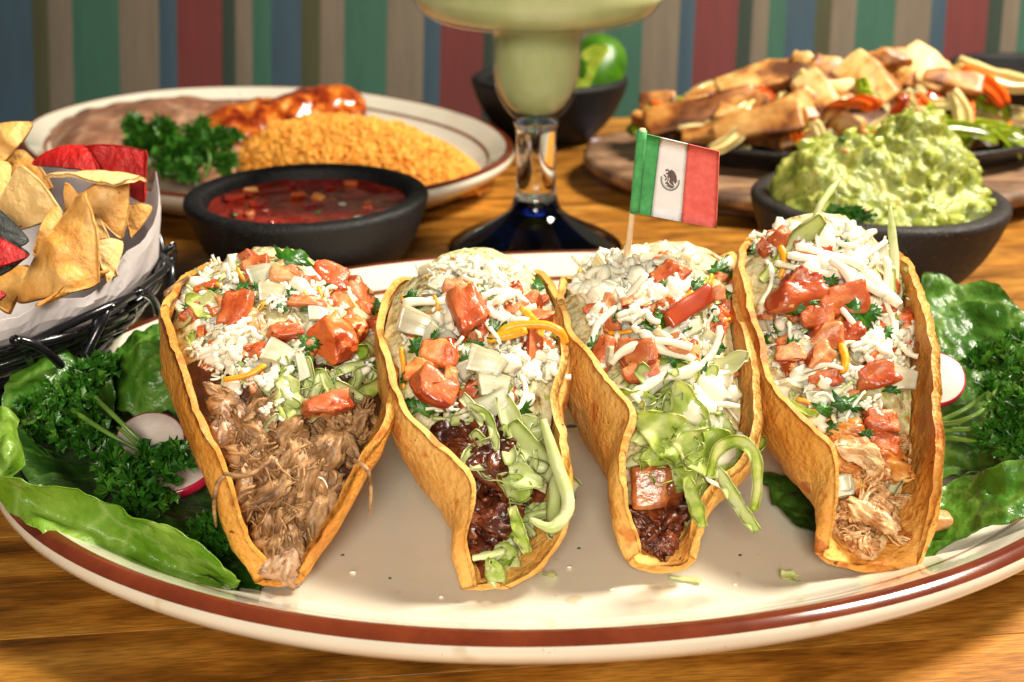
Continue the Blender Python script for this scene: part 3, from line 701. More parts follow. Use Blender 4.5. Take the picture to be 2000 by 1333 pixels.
def scatter(tc, kinds, cx, cy, rx, ry, n, lmin, lmax, lift=(0, .35), wf=1.0, ang=None, jit=.45, spread=3.2):
    """loose pieces strewn over an oval patch of the heap"""
    for i in range(n):
        for tr in range(8):
            u, v = rnd.uniform(-1, 1), rnd.uniform(-1, 1)
            if u*u+v*v < 1: break
        k = rnd.choice(kinds)
        if tc['bv'].ray_cast(CAMP, ray(cx+u*rx, cy+v*ry).normalized())[0] is None and cy > 620: continue
        p, nr = hit(tc, cx+u*rx, cy+v*ry)
        if p is None: continue
        s_ = rnd.uniform(lmin, lmax)/ppc(p); a = rnd.uniform(0, 6.28) if ang is None else R(ang)+rnd.gauss(0, .5)
        if k in 'mMbfhHlL':
            dw = tc['bs'].find_nearest(p)[3]; s_ = min(s_, max(.4, dw*2.1+.3))
        nm, f, _ = KIND[k]; put(tc, nm, f(), p, nr, a, rnd.uniform(*lift), scale=(s_, s_*wf, s_*wf), jitter=jit)

tips = {1: atZ(555, 1140, .8), 2: atZ(955, 1146, .8), 3: atZ(1300, 1114, .8), 4: atZ(1700, 1112, .85)}
t1 = taco('leftmost taco, filled with shredded pork spilling from its front tip',
    [(532, 1118, 22.35), (470, 1020, 22.55), (425, 900, 23.0), (385, 790, 23.9), (352, 690, 25.1), (333, 610, 26.8), (345, 558, 28.6), (385, 530, 30.6), (440, 520, 32.4), (560, 610, 34.2)],
    [(590, 1110, 22.35), (645, 1020, 22.6), (695, 910, 23.2), (735, 830, 24.1), (760, 750, 25.4), (765, 690, 27.2), (752, 625, 29.2), (725, 585, 31.2), (690, 570, 32.8), (600, 612, 34.2)],
    tuple(tips[1]), (-7.7, 34.2, 1.25), [.25, .35, .5, .7, .9, 1.1, 1.2, 1.1, .9, .4], m_shell_d,
    [.35, .46, .54, .64, .74, .84, .92, .97, .97, .7], [.15, .3, .45, .6, .75, .95, 1.1, 1.15, .9, .3], m_pbed, 11, bsplit=42, bulge=(.8, .25))
t2 = taco('second taco from the left, with a long yellow cheese curl over its right edge',
    [(922, 1142, 22.25), (908, 1060, 22.45), (914, 960, 22.8), (862, 880, 23.5), (795, 790, 24.5), (757, 700, 25.8), (745, 620, 27.6), (768, 558, 29.6), (810, 545, 31.4), (900, 600, 33.9)],
    [(985, 1140, 22.25), (1055, 1090, 22.5), (1105, 990, 23.0), (1105, 890, 23.9), (1085, 800, 25.0), (1106, 700, 26.4), (1102, 620, 28.4), (1080, 558, 30.3), (1040, 535, 32.0), (960, 600, 33.9)],
    tuple(tips[2]), (-1.9, 34.0, 1.25), [.25, .35, .6, .95, 1.2, 1.35, 1.3, 1.1, .8, .4], m_shell,
    [.3, .38, .5, .62, .74, .86, .94, .97, .97, .7], [.15, .25, .4, .55, .7, .9, 1.1, 1.15, .9, .3], m_beef, 23, bsplit=26, bulge=(.65, .35))
t3 = taco('third taco from the left, pierced by the toothpick flag and fronted by dark beef',
    [(1245, 1075, 22.85), (1222, 1000, 22.95), (1222, 900, 23.35), (1236, 800, 24.1), (1188, 735, 25.3), (1130, 670, 26.7), (1104, 610, 28.3), (1100, 565, 30.2), (1125, 545, 32.0), (1210, 590, 34.3)],
    [(1352, 1080, 22.85), (1368, 1010, 23.0), (1402, 950, 23.4), (1466, 880, 24.1), (1478, 760, 25.6), (1465, 660, 27.2), (1440, 590, 28.9), (1445, 540, 31.0), (1425, 500, 33.2), (1330, 560, 34.6)],
    tuple(tips[3]), (2.9, 34.4, 1.3), [.45, .6, .75, 1.0, 1.2, 1.3, 1.3, 1.1, .8, .4], m_shell,
    [.14, .26, .42, .58, .72, .84, .94, .97, .97, .7], [.1, .15, .3, .5, .7, .9, 1.05, 1.05, .85, .3], m_beef, 37, bsplit=16, bulge=(.65, .3))
t4 = taco('rightmost and tallest taco, filled with shredded chicken under tomato and white cheese',
    [(1612, 1068, 22.95), (1618, 980, 23.1), (1618, 880, 23.6), (1560, 810, 24.5), (1500, 735, 25.7), (1470, 650, 27.2), (1456, 560, 28.8), (1455, 485, 30.4), (1485, 462, 32.0), (1580, 520, 34.3)],
    [(1770, 1106, 23.0), (1822, 990, 23.4), (1836, 870, 24.2), (1829, 760, 25.4), (1822, 650, 26.9), (1806, 570, 28.6), (1775, 515, 30.4), (1750, 492, 32.0), (1710, 480, 33.2), (1620, 520, 34.3)],
    tuple(tips[4]), (9.3, 34.4, 1.45), [.55, .7, .85, 1.05, 1.2, 1.3, 1.3, 1.1, .8, .4], m_shell_d,
    [.18, .32, .46, .58, .7, .8, .9, .97, .97, .7], [.15, .25, .4, .5, .65, .8, 1.0, 1.15, 1.0, .3], m_chick, 51, bsplit=26, bulge=(.55, .3))

# ---- a first layer of diced topping over the back of each heap
def under(tc, cx, cy, rx, ry, n):
    scatter(tc, 'TPAOcClLCwwg', cx, cy, rx, ry, n, 24, 52, (0, .12), jit=.6)
under(t1, 560, 650, 190, 130, 140); scatter(t1, 'cCwlO', 440, 720, 60, 60, 26, 24, 50, (.05, .25)); scatter(t1, 'cCwlOTg', 400, 600, 45, 70, 40, 24, 50, (.05, .25)); scatter(t1, 'cCwlT', 480, 530, 90, 24, 24, 24, 50, (.05, .25)); scatter(t4, 'cCwlO', 1530, 620, 40, 100, 30, 24, 46, (.05, .2)); scatter(t4, 'cCwlO', 1760, 680, 40, 90, 24, 24, 46, (.05, .2))
scatter(t2, 'cCwOw', 930, 535, 120, 28, 40, 20, 50, (.05, .4)); scatter(t3, 'cCwOw', 1260, 508, 120, 24, 50, 20, 50, (.05, .4)); scatter(t4, 'cCwlT', 1570, 470, 100, 28, 44, 20, 50, (.05, .4)); under(t2, 940, 660, 150, 130, 110); under(t3, 1290, 640, 160, 130, 110); under(t4, 1640, 620, 150, 160, 130)
# ---- taco 1
scatter(t1, 'mmmM', 560, 980, 100, 110, 66, 70, 140, (0, .3), ang=75, jit=.4)
scatter(t1, 'mmmM', 580, 840, 120, 60, 50, 60, 120, (0, .35), jit=.4)
scatter(t1, 'mMn', 470, 900, 40, 60, 14, 60, 120, (.05, .4), ang=120)
scatter(t1, 'mmF', 440, 850, 40, 90, 34, 34, 70, (0, .25), ang=110)
scatter(t1, 'mmM', 690, 850, 60, 70, 34, 34, 70, (0, .25), ang=60)
scatter(t1, 'n', 560, 930, 110, 120, 26, 50, 110, (.25, .6), jit=.6)
scatter(t1, 'l', 590, 770, 120, 40, 22, 60, 120, (.05, .35))
scatter(t1, 'cCw', 440, 670, 60, 70, 44, 16, 48, (.1, .45), jit=.6)
scatter(t1, 'cCwg', 600, 720, 130, 40, 44, 16, 55, (.1, .4), jit=.6)
scatter(t1, 'cClwygg', 540, 570, 130, 45, 70, 16, 60, (.05, .4), jit=.6)
scatter(t1, 'lL', 700, 720, 50, 50, 14, 60, 120, (.1, .4), ang=60)
lay(t1, '''
F 556 1112 96 1.0 88 .1
m 545 1080 70 1 70 .3
F 500 880 60 1 40 .3
m 552 1050 110 1.4 85 .25
m 620 1000 150 1.3 60 .3
m 470 960 130 1.2 -60 .25
m 500 900 120 1.4 -30 .3
m 640 880 110 1.6 60 .35
m 560 860 90 2 90 .35
m 440 790 70 1.8 0 .3
V 405 600 90 1 70 .35
L 376 680 70 .7 100 .2
V 560 775 90 1.2 10 .4
L 620 740 50 2 20 .4
l 510 850 120 .6 55 .45
l 735 740 130 .7 60 .3
l 650 770 110 .7 -70 .35
T 457 607 112 .8 80 .45
T 500 520 62 1 0 .3
P 560 540 80 .8 5 .4
T 640 545 100 .9 -10 .4
T 700 575 90 .9 -30 .35
P 600 590 90 .5 0 .4
A 655 660 130 .85 -60 .55
A 690 640 80 1 -30 .35
T 640 790 120 .6 15 .5
T 515 690 66 .9 0 .3
T 560 650 90 .5 10 .35
S 460 590 60 .6 60 .6
O 545 690 74 1 -30 .55
O 512 535 62 1 20 .45
O 590 715 66 .5 100 .5
O 530 570 60 1 0 .4
O 622 612 50 1 0 .5
y 480 731 96 .7 0 .5
y 440 562 50 .9 -40 .3
y 520 590 60 1 80 .3
Y 437 525 30 2 0 .2
g 565 507 96 .7 5 .5
g 722 578 60 1 -30 .5
g 735 600 44 1 30 .4
g 600 672 60 .9 0 .5
g 570 575 36 1 0 .5
g 596 600 36 1 20 .5
g 545 600 26 .7 90 .5
g 575 722 30 .7 10 .5
g 500 560 30 .7 -40 .5
C 437 690 90 .9 0 .45
C 480 650 80 .9 0 .4
C 440 640 40 .9 0 .5
C 540 745 90 .8 0 .45
C 530 800 50 .8 0 .5
w 632 941 26 1.6 0 .7
c 412 862 30 .5 -60 .1
''')
# ---- taco 2
scatter(t2, 'bf', 930, 930, 60, 90, 20, 60, 110, (0, .25))
scatter(t2, 'bf', 960, 1040, 45, 40, 12, 50, 90, (0, .2))
scatter(t2, 'lvvl', 1000, 890, 80, 70, 26, 60, 130, (.1, .45), ang=110)
scatter(t2, 'lvvl', 1040, 1040, 45, 60, 18, 50, 100, (.1, .35), ang=100)
scatter(t2, 'vlV', 1000, 1105, 45, 30, 14, 40, 80, (.1, .3))
scatter(t2, 'cCwwwy', 930, 570, 110, 45, 80, 16, 60, (.1, .45), jit=.6)
scatter(t2, 'cwwClgg', 940, 660, 120, 80, 80, 16, 60, (.05, .4), jit=.6)
scatter(t2, 'cwCw', 1040, 690, 50, 50, 40, 16, 50, (.1, .45), jit=.6)
scatter(t2, 'cwlg', 930, 790, 110, 40, 44, 14, 55, (.1, .4), jit=.6)
lay(t2, '''
b 880 860 80 1.2 0 .2
b 940 880 110 1.2 60 .35
b 925 930 90 1.2 90 .35
b 985 1025 90 1 20 .35
f 950 900 100 2 80 .5
b 945 1010 100 1.2 0 .15
l 1060 900 220 .85 -60 .5
l 1085 990 150 .9 -75 .5
l 1060 1010 130 .7 15 .6
l 950 830 160 .6 -50 .55
l 1010 850 180 1.0 -75 .4
v 975 880 130 1.4 -75 .5
v 985 930 120 1.3 75 .55
V 1000 950 80 1 60 .5
L 1000 990 130 .8 70 .45
L 920 810 90 .8 20 .35
l 880 822 80 .5 5 .4
L 980 850 50 1 70 .6
l 955 1085 70 .9 20 .4
l 1050 1120 80 .8 30 .35
L 1025 1125 50 1.6 80 .3
T 915 605 130 .75 -70 .5
T 935 600 70 .9 90 .3
A 860 690 92 1 0 .3
T 850 760 120 .9 -30 .55
A 822 725 80 .9 0 .35
A 880 740 66 .7 85 .65
T 920 770 90 .8 30 .2
T 1040 680 90 .6 80 .3
T 1010 605 60 .8 0 .2
P 890 560 60 .8 0 .3
T 975 800 50 .7 20 .4
O 815 632 90 .8 -20 .5
O 950 708 90 .8 -20 .55
O 965 750 80 .8 0 .55
O 960 790 90 .8 30 .5
O 910 580 50 1 0 .3
O 840 655 60 .6 70 .5
O 915 720 60 .9 30 .3
l 970 770 80 1.4 0 .2
w 855 587 140 1 0 .55
w 965 575 120 1 10 .5
w 1000 570 90 1.3 -20 .55
w 880 532 70 1.4 20 .5
w 955 640 90 1 -50 .4
C 985 610 90 .9 0 .5
C 895 530 80 .8 0 .45
C 870 520 60 .8 0 .45
C 1055 720 90 .9 30 .4
C 1045 690 60 .9 30 .45
C 860 800 60 .6 10 .5
w 1020 770 90 1 -60 .5
w 885 680 60 1 30 .6
Y 1040 655 140 1.0 8 .62
y 990 655 80 1.5 20 .5
y 787 720 90 .7 -75 .2
y 785 600 50 .8 80 .2
y 1050 700 60 1 70 .4
g 803 585 50 .9 60 .3
g 812 680 50 1 70 .3
g 855 690 40 .8 70 .5
g 850 655 34 .6 60 .7
g 790 740 34 .7 80 .4
g 825 795 60 1 0 .5
g 945 760 50 .7 10 .6
g 940 580 40 .6 70 .5
g 1048 560 60 .6 70 .3
g 800 790 50 .8 0 .4
''')
# ---- taco 3
scatter(t3, 'fb', 1285, 1020, 45, 50, 24, 50, 90, (0, .25))
scatter(t3, 'LVVv', 1330, 860, 80, 90, 30, 60, 120, (.15, .5), ang=80)
scatter(t3, 'lLVv', 1300, 770, 90, 40, 30, 60, 120, (.1, .4))
scatter(t3, 'cCwww', 1230, 545, 110, 50, 120, 14, 60, (.1, .5), jit=.6)
scatter(t3, 'cCwwyg', 1290, 610, 130, 50, 70, 14, 56, (.1, .45), jit=.6)
scatter(t3, 'cwwlOgg', 1270, 700, 120, 55, 50, 16, 60, (.1, .4), jit=.6)
scatter(t3, 'gLcP', 1410, 560, 35, 40, 20, 20, 50, (.1, .4))
scatter(t3, 'wc', 1390, 770, 50, 60, 22, 20, 90, (.2, .6))
lay(t3, '''
B 1270 952 100 .85 3 .2
f 1300 980 110 1.6 80 .35
b 1290 1030 80 1.2 90 .2
b 1300 1060 60 1.2 0 .2
V 1300 850 140 1.1 60 .55
V 1370 880 150 1 75 .6
V 1340 815 120 1.2 20 .55
L 1360 920 130 1 95 .5
V 1290 890 90 1 100 .5
L 1430 880 150 .8 20 .65
L 1362 985 110 1.2 75 .3
l 1400 720 120 1.8 -20 .4
l 1280 760 120 1.2 -20 .35
L 1345 750 110 1 60 .35
w 1395 880 170 1 -85 .65
w 1410 950 70 1.3 -60 .7
w 1380 790 130 1 5 .6
w 1400 800 110 1 -35 .65
w 1382 690 130 1 -75 .5
w 1300 740 150 1.2 25 .6
w 1265 680 160 1.2 60 .6
w 1190 690 90 1.3 20 .5
w 1300 680 110 1.3 -70 .65
w 1215 590 140 1.2 5 .5
w 1210 760 100 1.2 0 .5
w 1140 585 90 1.2 -10 .45
w 1170 640 110 1.2 45 .5
w 1330 510 90 1.3 35 .5
C 1200 530 90 .9 0 .5
C 1250 520 90 .9 0 .5
C 1160 560 80 .9 0 .45
C 1250 620 90 .9 0 .5
T 1180 690 90 .9 60 .3
T 1250 690 110 .9 0 .3
T 1250 730 90 .8 0 .3
P 1240 590 80 .6 0 .35
T 1295 540 90 .8 35 .45
T 1320 530 70 .8 -40 .5
S 1345 600 120 .75 35 .7
P 1340 680 90 .8 -30 .5
T 1300 600 60 .9 0 .3
T 1160 605 50 .8 0 .3
P 1300 500 40 .8 0 .3
O 1285 740 80 .8 30 .45
O 1350 640 60 .8 30 .4
O 1310 650 50 .8 30 .4
O 1240 790 80 .9 0 .35
g 1162 676 56 .9 60 .5
g 1310 700 60 .9 30 .5
g 1330 725 60 .9 0 .3
g 1400 530 60 .9 40 .5
g 1360 560 50 .9 20 .5
g 1388 600 36 .9 20 .5
g 1290 560 36 .6 50 .5
g 1395 625 30 .9 0 .5
g 1420 545 60 .7 60 .4
y 1380 555 50 1.2 20 .6
y 1330 585 60 1 20 .4
y 1240 505 50 1 50 .5
y 1128 545 40 1.4 60 .5
y 1230 610 40 1 30 .5
y 1285 660 50 1 70 .5
''')
# ---- taco 4
scatter(t4, 'hhn', 1695, 990, 80, 75, 90, 30, 64, (0, .35), ang=-40, jit=.4)
scatter(t4, 'hhH', 1690, 900, 90, 55, 56, 34, 80, (0, .35))
scatter(t4, 'cwww', 1640, 500, 90, 50, 110, 16, 70, (.15, .6), jit=.6)
scatter(t4, 'cwwCggy', 1620, 640, 110, 70, 56, 16, 55, (.1, .45), jit=.6)
scatter(t4, 'cwCc', 1720, 650, 60, 70, 40, 16, 46, (.1, .4), jit=.6)
scatter(t4, 'cwOl', 1600, 750, 80, 40, 40, 16, 50, (.1, .45), jit=.6)
scatter(t4, 'cOgy', 1650, 820, 70, 30, 22, 16, 46, (.1, .45), jit=.6)
scatter(t4, 'lL', 1750, 560, 30, 80, 10, 50, 100, (0, .3), ang=80)
lay(t4, '''
H 1670 860 110 .8 -35 .45
H 1725 905 110 .8 -20 .5
H 1640 880 80 .7 -60 .4
h 1690 890 120 .9 -28 .6
H 1750 925 70 .7 -10 .5
O 1640 950 70 1 0 .35
h 1705 1010 110 .9 -35 .5
h 1680 975 90 .8 50 .4
h 1735 1035 80 .8 -30 .45
O 1640 945 60 1 10 .4
H 1630 900 70 1 80 .3
T 1560 580 150 .75 0 .4
T 1640 590 120 .9 10 .5
T 1560 560 100 .8 60 .4
T 1590 620 80 1 0 .5
P 1610 660 90 .8 -10 .5
T 1650 650 100 .8 -10 .3
T 1730 600 50 .8 0 .3
P 1545 690 80 .9 0 .4
T 1610 740 80 .7 0 .3
T 1710 735 100 .8 20 .45
T 1720 820 90 .8 -5 .6
T 1725 860 90 .7 -30 .45
T 1570 500 60 .9 0 .35
S 1590 490 70 .6 0 .4
T 1690 560 60 .8 0 .3
P 1600 700 80 .7 30 .35
O 1762 740 72 1 -5 .7
O 1570 680 60 .8 0 .45
O 1600 780 60 .9 0 .3
w 1650 545 170 1 -30 .7
w 1620 520 180 1 5 .65
w 1635 590 120 1 -88 .75
w 1700 540 160 1 -70 .7
w 1560 530 100 1.3 0 .6
w 1620 500 140 1 20 .7
w 1690 500 120 1 10 .7
w 1740 620 90 1 90 .6
w 1500 550 90 1.3 -50 .4
w 1720 560 130 1 -60 .7
w 1770 625 60 2 10 .5
w 1560 740 110 1.2 -20 .55
w 1600 720 90 1.2 30 .55
w 1660 470 90 1.2 30 .6
w 1640 560 150 1 -10 .75
C 1700 680 80 .9 0 .6
C 1660 720 60 .9 0 .5
C 1745 670 80 .9 0 .45
C 1700 790 46 .9 0 .8
C 1640 670 50 .9 0 .5
C 1620 455 80 .9 0 .6
C 1680 480 80 .9 0 .6
w 1545 660 60 1.4 -40 .5
w 1670 790 70 1 70 .6
w 1610 775 50 1.2 80 .6
y 1648 700 66 1.5 -75 .75
y 1528 510 60 1.5 -50 .5
y 1600 455 60 1.4 0 .5
y 1580 790 50 1.2 0 .4
L 1550 795 120 .5 -30 .6
l 1560 470 130 1.6 15 .5
L 1510 520 90 .7 60 .4
l 1740 560 120 .6 85 .4
l 1760 930 120 .8 60 .3
g 1675 615 100 .9 10 .7
g 1700 610 60 .9 20 .7
g 1575 590 30 2.4 80 .75
g 1555 605 60 .6 0 .7
g 1545 680 60 .7 60 .6
g 1620 550 40 .9 0 .7
g 1640 480 60 .6 0 .6
g 1730 650 40 .9 50 .6
g 1650 790 100 .6 -10 .5
g 1690 850 40 .8 20 .7
g 1740 762 50 .5 -10 .8
g 1605 800 60 .8 0 .5
g 1470 490 46 .5 -60 .1
''')
# two long shreds standing up out of the rightmost taco, dangling fibres, overhanging lettuce
def strand(tc, name, pts, rads, mat, flat=.45):
    P3 = crom([tuple(atY(*p)) for p in pts], 24); rr_ = np.interp(np.linspace(0, 1, 24), np.linspace(0, 1, len(rads)), rads)
    rr_ = [r_*(1+.2*fbm((i*.4, pts[0][0], 0), 1, 2, 1)) for i, r_ in enumerate(rr_)]
    V, Fc = tube(P3, rr_, 8); off = tc['off']
    obj(name, [(v[0]-off[0], v[1]-off[1], v[2]-off[2]) for v in V], Fc, mat, tc['root'])
strand(t4, 'lettuce_shred', [(1590, 450, 30.5), (1598, 410, 30.6), (1620, 375, 31), (1640, 350, 31.5)], [.13, .1, .12, .06], m_let)
strand(t4, 'lettuce_shred', [(1738, 404, 31), (1742, 450, 30.8), (1748, 520, 30.4), (1745, 600, 29.6), (1742, 640, 29)], [.05, .12, .13, .11, .05], m_let)
strand(t1, 'pork_fibre', [(690, 900, 23.2), (715, 915, 23.0), (724, 950, 22.9), (722, 1005, 22.8)], [.05, .06, .04, .03], m_pork)
strand(t1, 'pork_fibre', [(445, 925, 22.9), (425, 945, 22.7), (418, 985, 22.6), (422, 1030, 22.6)], [.06, .06, .05, .03], m_pork)
strand(t1, 'pork_fibre', [(435, 925, 22.7), (480, 930, 22.7), (520, 905, 22.9), (530, 890, 23.1)], [.05, .06, .05, .03], m_pork)
strand(t1, 'pork_fibre', [(345, 580, 28.6), (325, 575, 28.4), (345, 560, 28.8), (370, 540, 29)], [.04, .09, .1, .05], m_pork)
strand(t2, 'lettuce_shred', [(1060, 820, 24.2), (1085, 900, 23.6), (1110, 985, 22.9), (1080, 1030, 22.5), (1035, 1015, 22.6)], [.1, .16, .18, .14, .06], m_let)
strand(t2, 'cheddar_shred', [(965, 665, 26.5), (995, 640, 26.6), (1060, 635, 26.6), (1095, 650, 26.5), (1104, 670, 26.5)], [.1, .12, .12, .12, .1], m_cheddar)
def ribbon_free(tc, name, pts, w_, mat, th=.022, face=(0, -1, .5)):
    C_ = crom([tuple(atY(*p)) for p in pts], 26); m = len(C_); P = []; off = tc['off']; fv = Vector(face).normalized()
    for i in range(m):
        t_ = Vector(C_[min(i+1, m-1)]-C_[max(i-1, 0)]).normalized(); a = t_.cross(fv).normalized(); u = i/(m-1)
        wd = w_*(.35+.65*math.sin(math.pi*(u*.9+.05))**.6)*(1+.3*fbm((u*6, w_, 0), 1, 2, pts[0][0]))
        P.append([tuple(Vector(C_[i])+a*v*wd*.5+fv*(abs(v)*.06*math.sin(u*22+v)+.10*v*v+.04*fbm((u*9, v*2, w_), 1, 2, 3))-Vector(off)) for v in (-1, -.5, 0, .5, 1)])
    obj(name, *thick(P, th), mat, tc['root'])
ribbon_free(t3, 'lettuce_shred', [(1385, 930, 23.2), (1400, 880, 23.0), (1440, 862, 22.9), (1470, 885, 22.8), (1478, 940, 22.8), (1470, 998, 22.9)], .3, m_letg)
ribbon_free(t3, 'lettuce_shred', [(1400, 915, 23.0), (1425, 960, 22.8), (1450, 1000, 22.7), (1478, 1038, 22.7)], .32, m_let)
ribbon_free(t3, 'lettuce_shred', [(1340, 930, 23.2), (1355, 980, 22.9), (1372, 1030, 22.9)], .35, m_letg)
ribbon_free(t2, 'lettuce_shred', [(915, 790, 24.6), (950, 810, 24.2), (965, 850, 23.8), (970, 880, 23.7)], .22, m_let)
ribbon_free(t2, 'lettuce_shred', [(1000, 990, 22.7), (1015, 1040, 22.4), (1030, 1080, 22.3)], .3, m_letg)

# ================================================================== TOOTHPICK FLAG
m_pick = M_('toothpick_wood', [(.3, (220, 184, 138)), (.7, (238, 210, 168))], scale=2, rough=.6, bump=.3, bscale=10, stretch=(4, 4, .5), sss=.2, sssr=.1)
m_fg = M_('flag_green_paper', [(.3, (52, 142, 76)), (.7, (84, 172, 100))], scale=4, detail=6, rough=.7, bump=.25, bscale=20)
m_fw = M_('flag_white_paper', [(.3, (226, 222, 224)), (.7, (238, 236, 238))], scale=2, rough=.7, bump=.2, bscale=20)
m_fr = M_('flag_red_paper', [(.3, (216, 84, 78)), (.7, (234, 112, 102))], scale=4, detail=6, rough=.7, bump=.25, bscale=20)
m_em = M_('emblem_ink', [(.3, (88, 72, 68)), (.7, (110, 92, 84))], scale=4, rough=.8)
m_emg = M_('emblem_green_ink', [(.3, (72, 88, 70)), (.7, (98, 108, 88))], scale=4, rough=.8)
FY = 29.5
fl = thing('toothpick_flag', 'paper Mexican flag on a toothpick stuck in the third taco', 'flag', tuple(atY(1218, 560, FY)))
fo = Vector(atY(1218, 560, FY))
def fp(px, py, dy=0): return Vector(atY(px, py, FY+dy))-fo
V, Fc = tube(crom([tuple(fp(1217, 565, .5)), tuple(fp(1236, 410, .1)), tuple(fp(1255, 252, -.2))], 14), .085, 12); obj('stick', V, Fc, m_pick, fl)
V, Fc = tube(crom([tuple(fp(1239, 415, .1)), tuple(fp(1254, 256, -.2))], 10), .135, 14); obj('paper_sleeve', V, Fc, m_fg, fl)
# corners in the photograph: hoist top, hoist bottom, fly top, fly bottom
HT, HB, FT, FB = (1261, 262), (1240, 416), (1405, 296), (1399, 446)
def fq(u, v, dy=0):
    a = (HT[0]+(FT[0]-HT[0])*u, HT[1]+(FT[1]-HT[1])*u); b = (HB[0]+(FB[0]-HB[0])*u, HB[1]+(FB[1]-HB[1])*u)
    return fp(a[0]+(b[0]-a[0])*v, a[1]+(b[1]-a[1])*v, .12*math.sin(u*3)-.5*u+.3*v+.02+dy)
for nm, u0, u1, mt in (('green_band', 0, .20, m_fg), ('white_band', .20, .57, m_fw), ('red_band', .57, 1, m_fr)):
    P = [[tuple(fq(u, v)) for v in np.linspace(0, 1, 8)] for u in np.linspace(u0, u1, 8)]
    obj(nm, *thick(P, .03), mt, fl)
def eu(x, y): return fq(.385+x*.115, .50+y*.13, -.022)       # emblem space, x,y in -1..1
em = []
def poly(pts): em.append(([tuple(eu(*p)) for p in pts], [tuple(range(len(pts)))]))
def strip(pts, w_):
    P = []
    for i, (x, y) in enumerate(pts):
        a = pts[min(i+1, len(pts)-1)]; b = pts[max(i-1, 0)]; dx, dy = a[0]-b[0], a[1]-b[1]; l = math.hypot(dx, dy) or 1
        P += [tuple(eu(x-dy/l*w_, y+dx/l*w_)), tuple(eu(x+dy/l*w_, y-dx/l*w_))]
    em.append((P, [(2*i, 2*i+1, 2*i+3, 2*i+2) for i in range(len(pts)-1)]))
poly([(-.25, -.75), (.05, -1.0), (.4, -.85), (.68, -.45), (.78, 0), (.62, .35), (.3, .05), (.52, .55), (.15, .45), (-.1, .25), (-.05, -.1), (-.3, -.3)])
strip([(-.6, -.75), (-.42, -.9), (-.2, -.8), (-.28, -.55), (-.52, -.5)], .09)
strip([(-.75, -.35), (-.5, -.2), (-.42, .05), (-.6, .15)], .08); strip([(-.3, -.35), (-.2, .1), (-.35, .3), (-.1, .42)], .07)
strip([(-.5, .4), (-.1, .5), (.25, .62), (.5, .6)], .07); strip([(-.3, .62), (.1, .72), (.4, .7)], .08)
V, Fc = merge(em); obj('emblem_eagle', V, Fc, m_em, fl, smooth=False); em = []
for i in range(30):
    a = R(188)-R(196)*i/29; x, y = 1.0*math.cos(a), .05+.98*math.sin(a)
    poly([(x-.09, y), (x, y-.1), (x+.09, y), (x, y+.1)])
for i in range(17):
    a = R(180)-R(180)*i/16; x, y = .86*math.cos(a), .05+.82*math.sin(a); poly([(x-.06, y), (x, y-.05), (x+.06, y), (x, y+.05)])
V, Fc = merge(em); obj('emblem_wreath', V, Fc, m_emg, fl, smooth=False)
# ================================================================== LEAVES, PARSLEY, RADISH
def leaf_mat(name, stops, rough=.3, coat=.3, transl=.25, vein=(150, 176, 90), vs=.55):
    m = M_(name, stops, scale=.5, detail=5, rough=rough, bump=.6, bscale=2.2, coat=coat, transl=transl, bdist=.06, rrange=(rough-.08, rough+.2))
    nt = m.node_tree; N = nt.nodes; L = nt.links; b = N['Principled BSDF']
    tc = N.new('ShaderNodeTexCoord'); a = N.new('ShaderNodeVectorMath'); a.operation = 'SCALE'; a.inputs['Scale'].default_value = 100
    L.new(tc.outputs['Object'], a.inputs[0])
    nz = N.new('ShaderNodeTexNoise'); nz.inputs['Scale'].default_value = 1.2; L.new(a.outputs[0], nz.inputs['Vector'])
    ma = N.new('ShaderNodeVectorMath'); ma.operation = 'MULTIPLY_ADD'; ma.inputs[1].default_value = (.5, .5, .5); L.new(nz.outputs['Color'], ma.inputs[0]); L.new(a.outputs[0], ma.inputs[2])
    v = N.new('ShaderNodeTexVoronoi'); v.feature = 'DISTANCE_TO_EDGE'; v.inputs['Scale'].default_value = vs; L.new(ma.outputs[0], v.inputs['Vector'])
    mr = N.new('ShaderNodeMapRange'); mr.inputs['From Min'].default_value = 0; mr.inputs['From Max'].default_value = .07; mr.inputs['To Min'].default_value = .55; mr.inputs['To Max'].default_value = 0
    L.new(v.outputs['Distance'], mr.inputs['Value'])
    mx = N.new('ShaderNodeMix'); mx.data_type = 'RGBA'; L.new(mr.outputs[0], mx.inputs['Factor'])
    src = b.inputs['Base Color'].links[0].from_socket; L.new(src, mx.inputs['A']); mx.inputs['B'].default_value = lin(vein); L.new(mx.outputs['Result'], b.inputs['Base Color'])
    return m
m_leafd = leaf_mat('dark_green_lettuce', [(.25, (18, 46, 10)), (.5, (36, 76, 16)), (.75, (72, 116, 32))], vein=(84, 122, 46))
m_leafr = leaf_mat('veined_mid_green_lettuce', [(.25, (36, 74, 14)), (.5, (60, 104, 24)), (.75, (98, 142, 44))], vein=(126, 160, 74))
m_leafm = leaf_mat('green_lettuce', [(.25, (34, 78, 16)), (.5, (62, 112, 24)), (.75, (104, 150, 44))], vein=(120, 156, 66))
m_leafl = leaf_mat('light_green_lettuce', [(.28, (84, 134, 26)), (.5, (120, 166, 42)), (.72, (166, 198, 84))], vein=(176, 206, 110), transl=.4)
m_pars = M_('parsley_leaf', [(.25, (26, 70, 14)), (.5, (48, 102, 24)), (.75, (96, 148, 46))], scale=1.5, rough=.35, coat=.25, transl=.2, bump=.3, bscale=8)
m_parsd = m_pars
m_stem = M_('parsley_stem', [(.3, (74, 112, 34)), (.7, (112, 146, 62))], scale=2, rough=.35, coat=.3, sss=.2, sssr=.1)
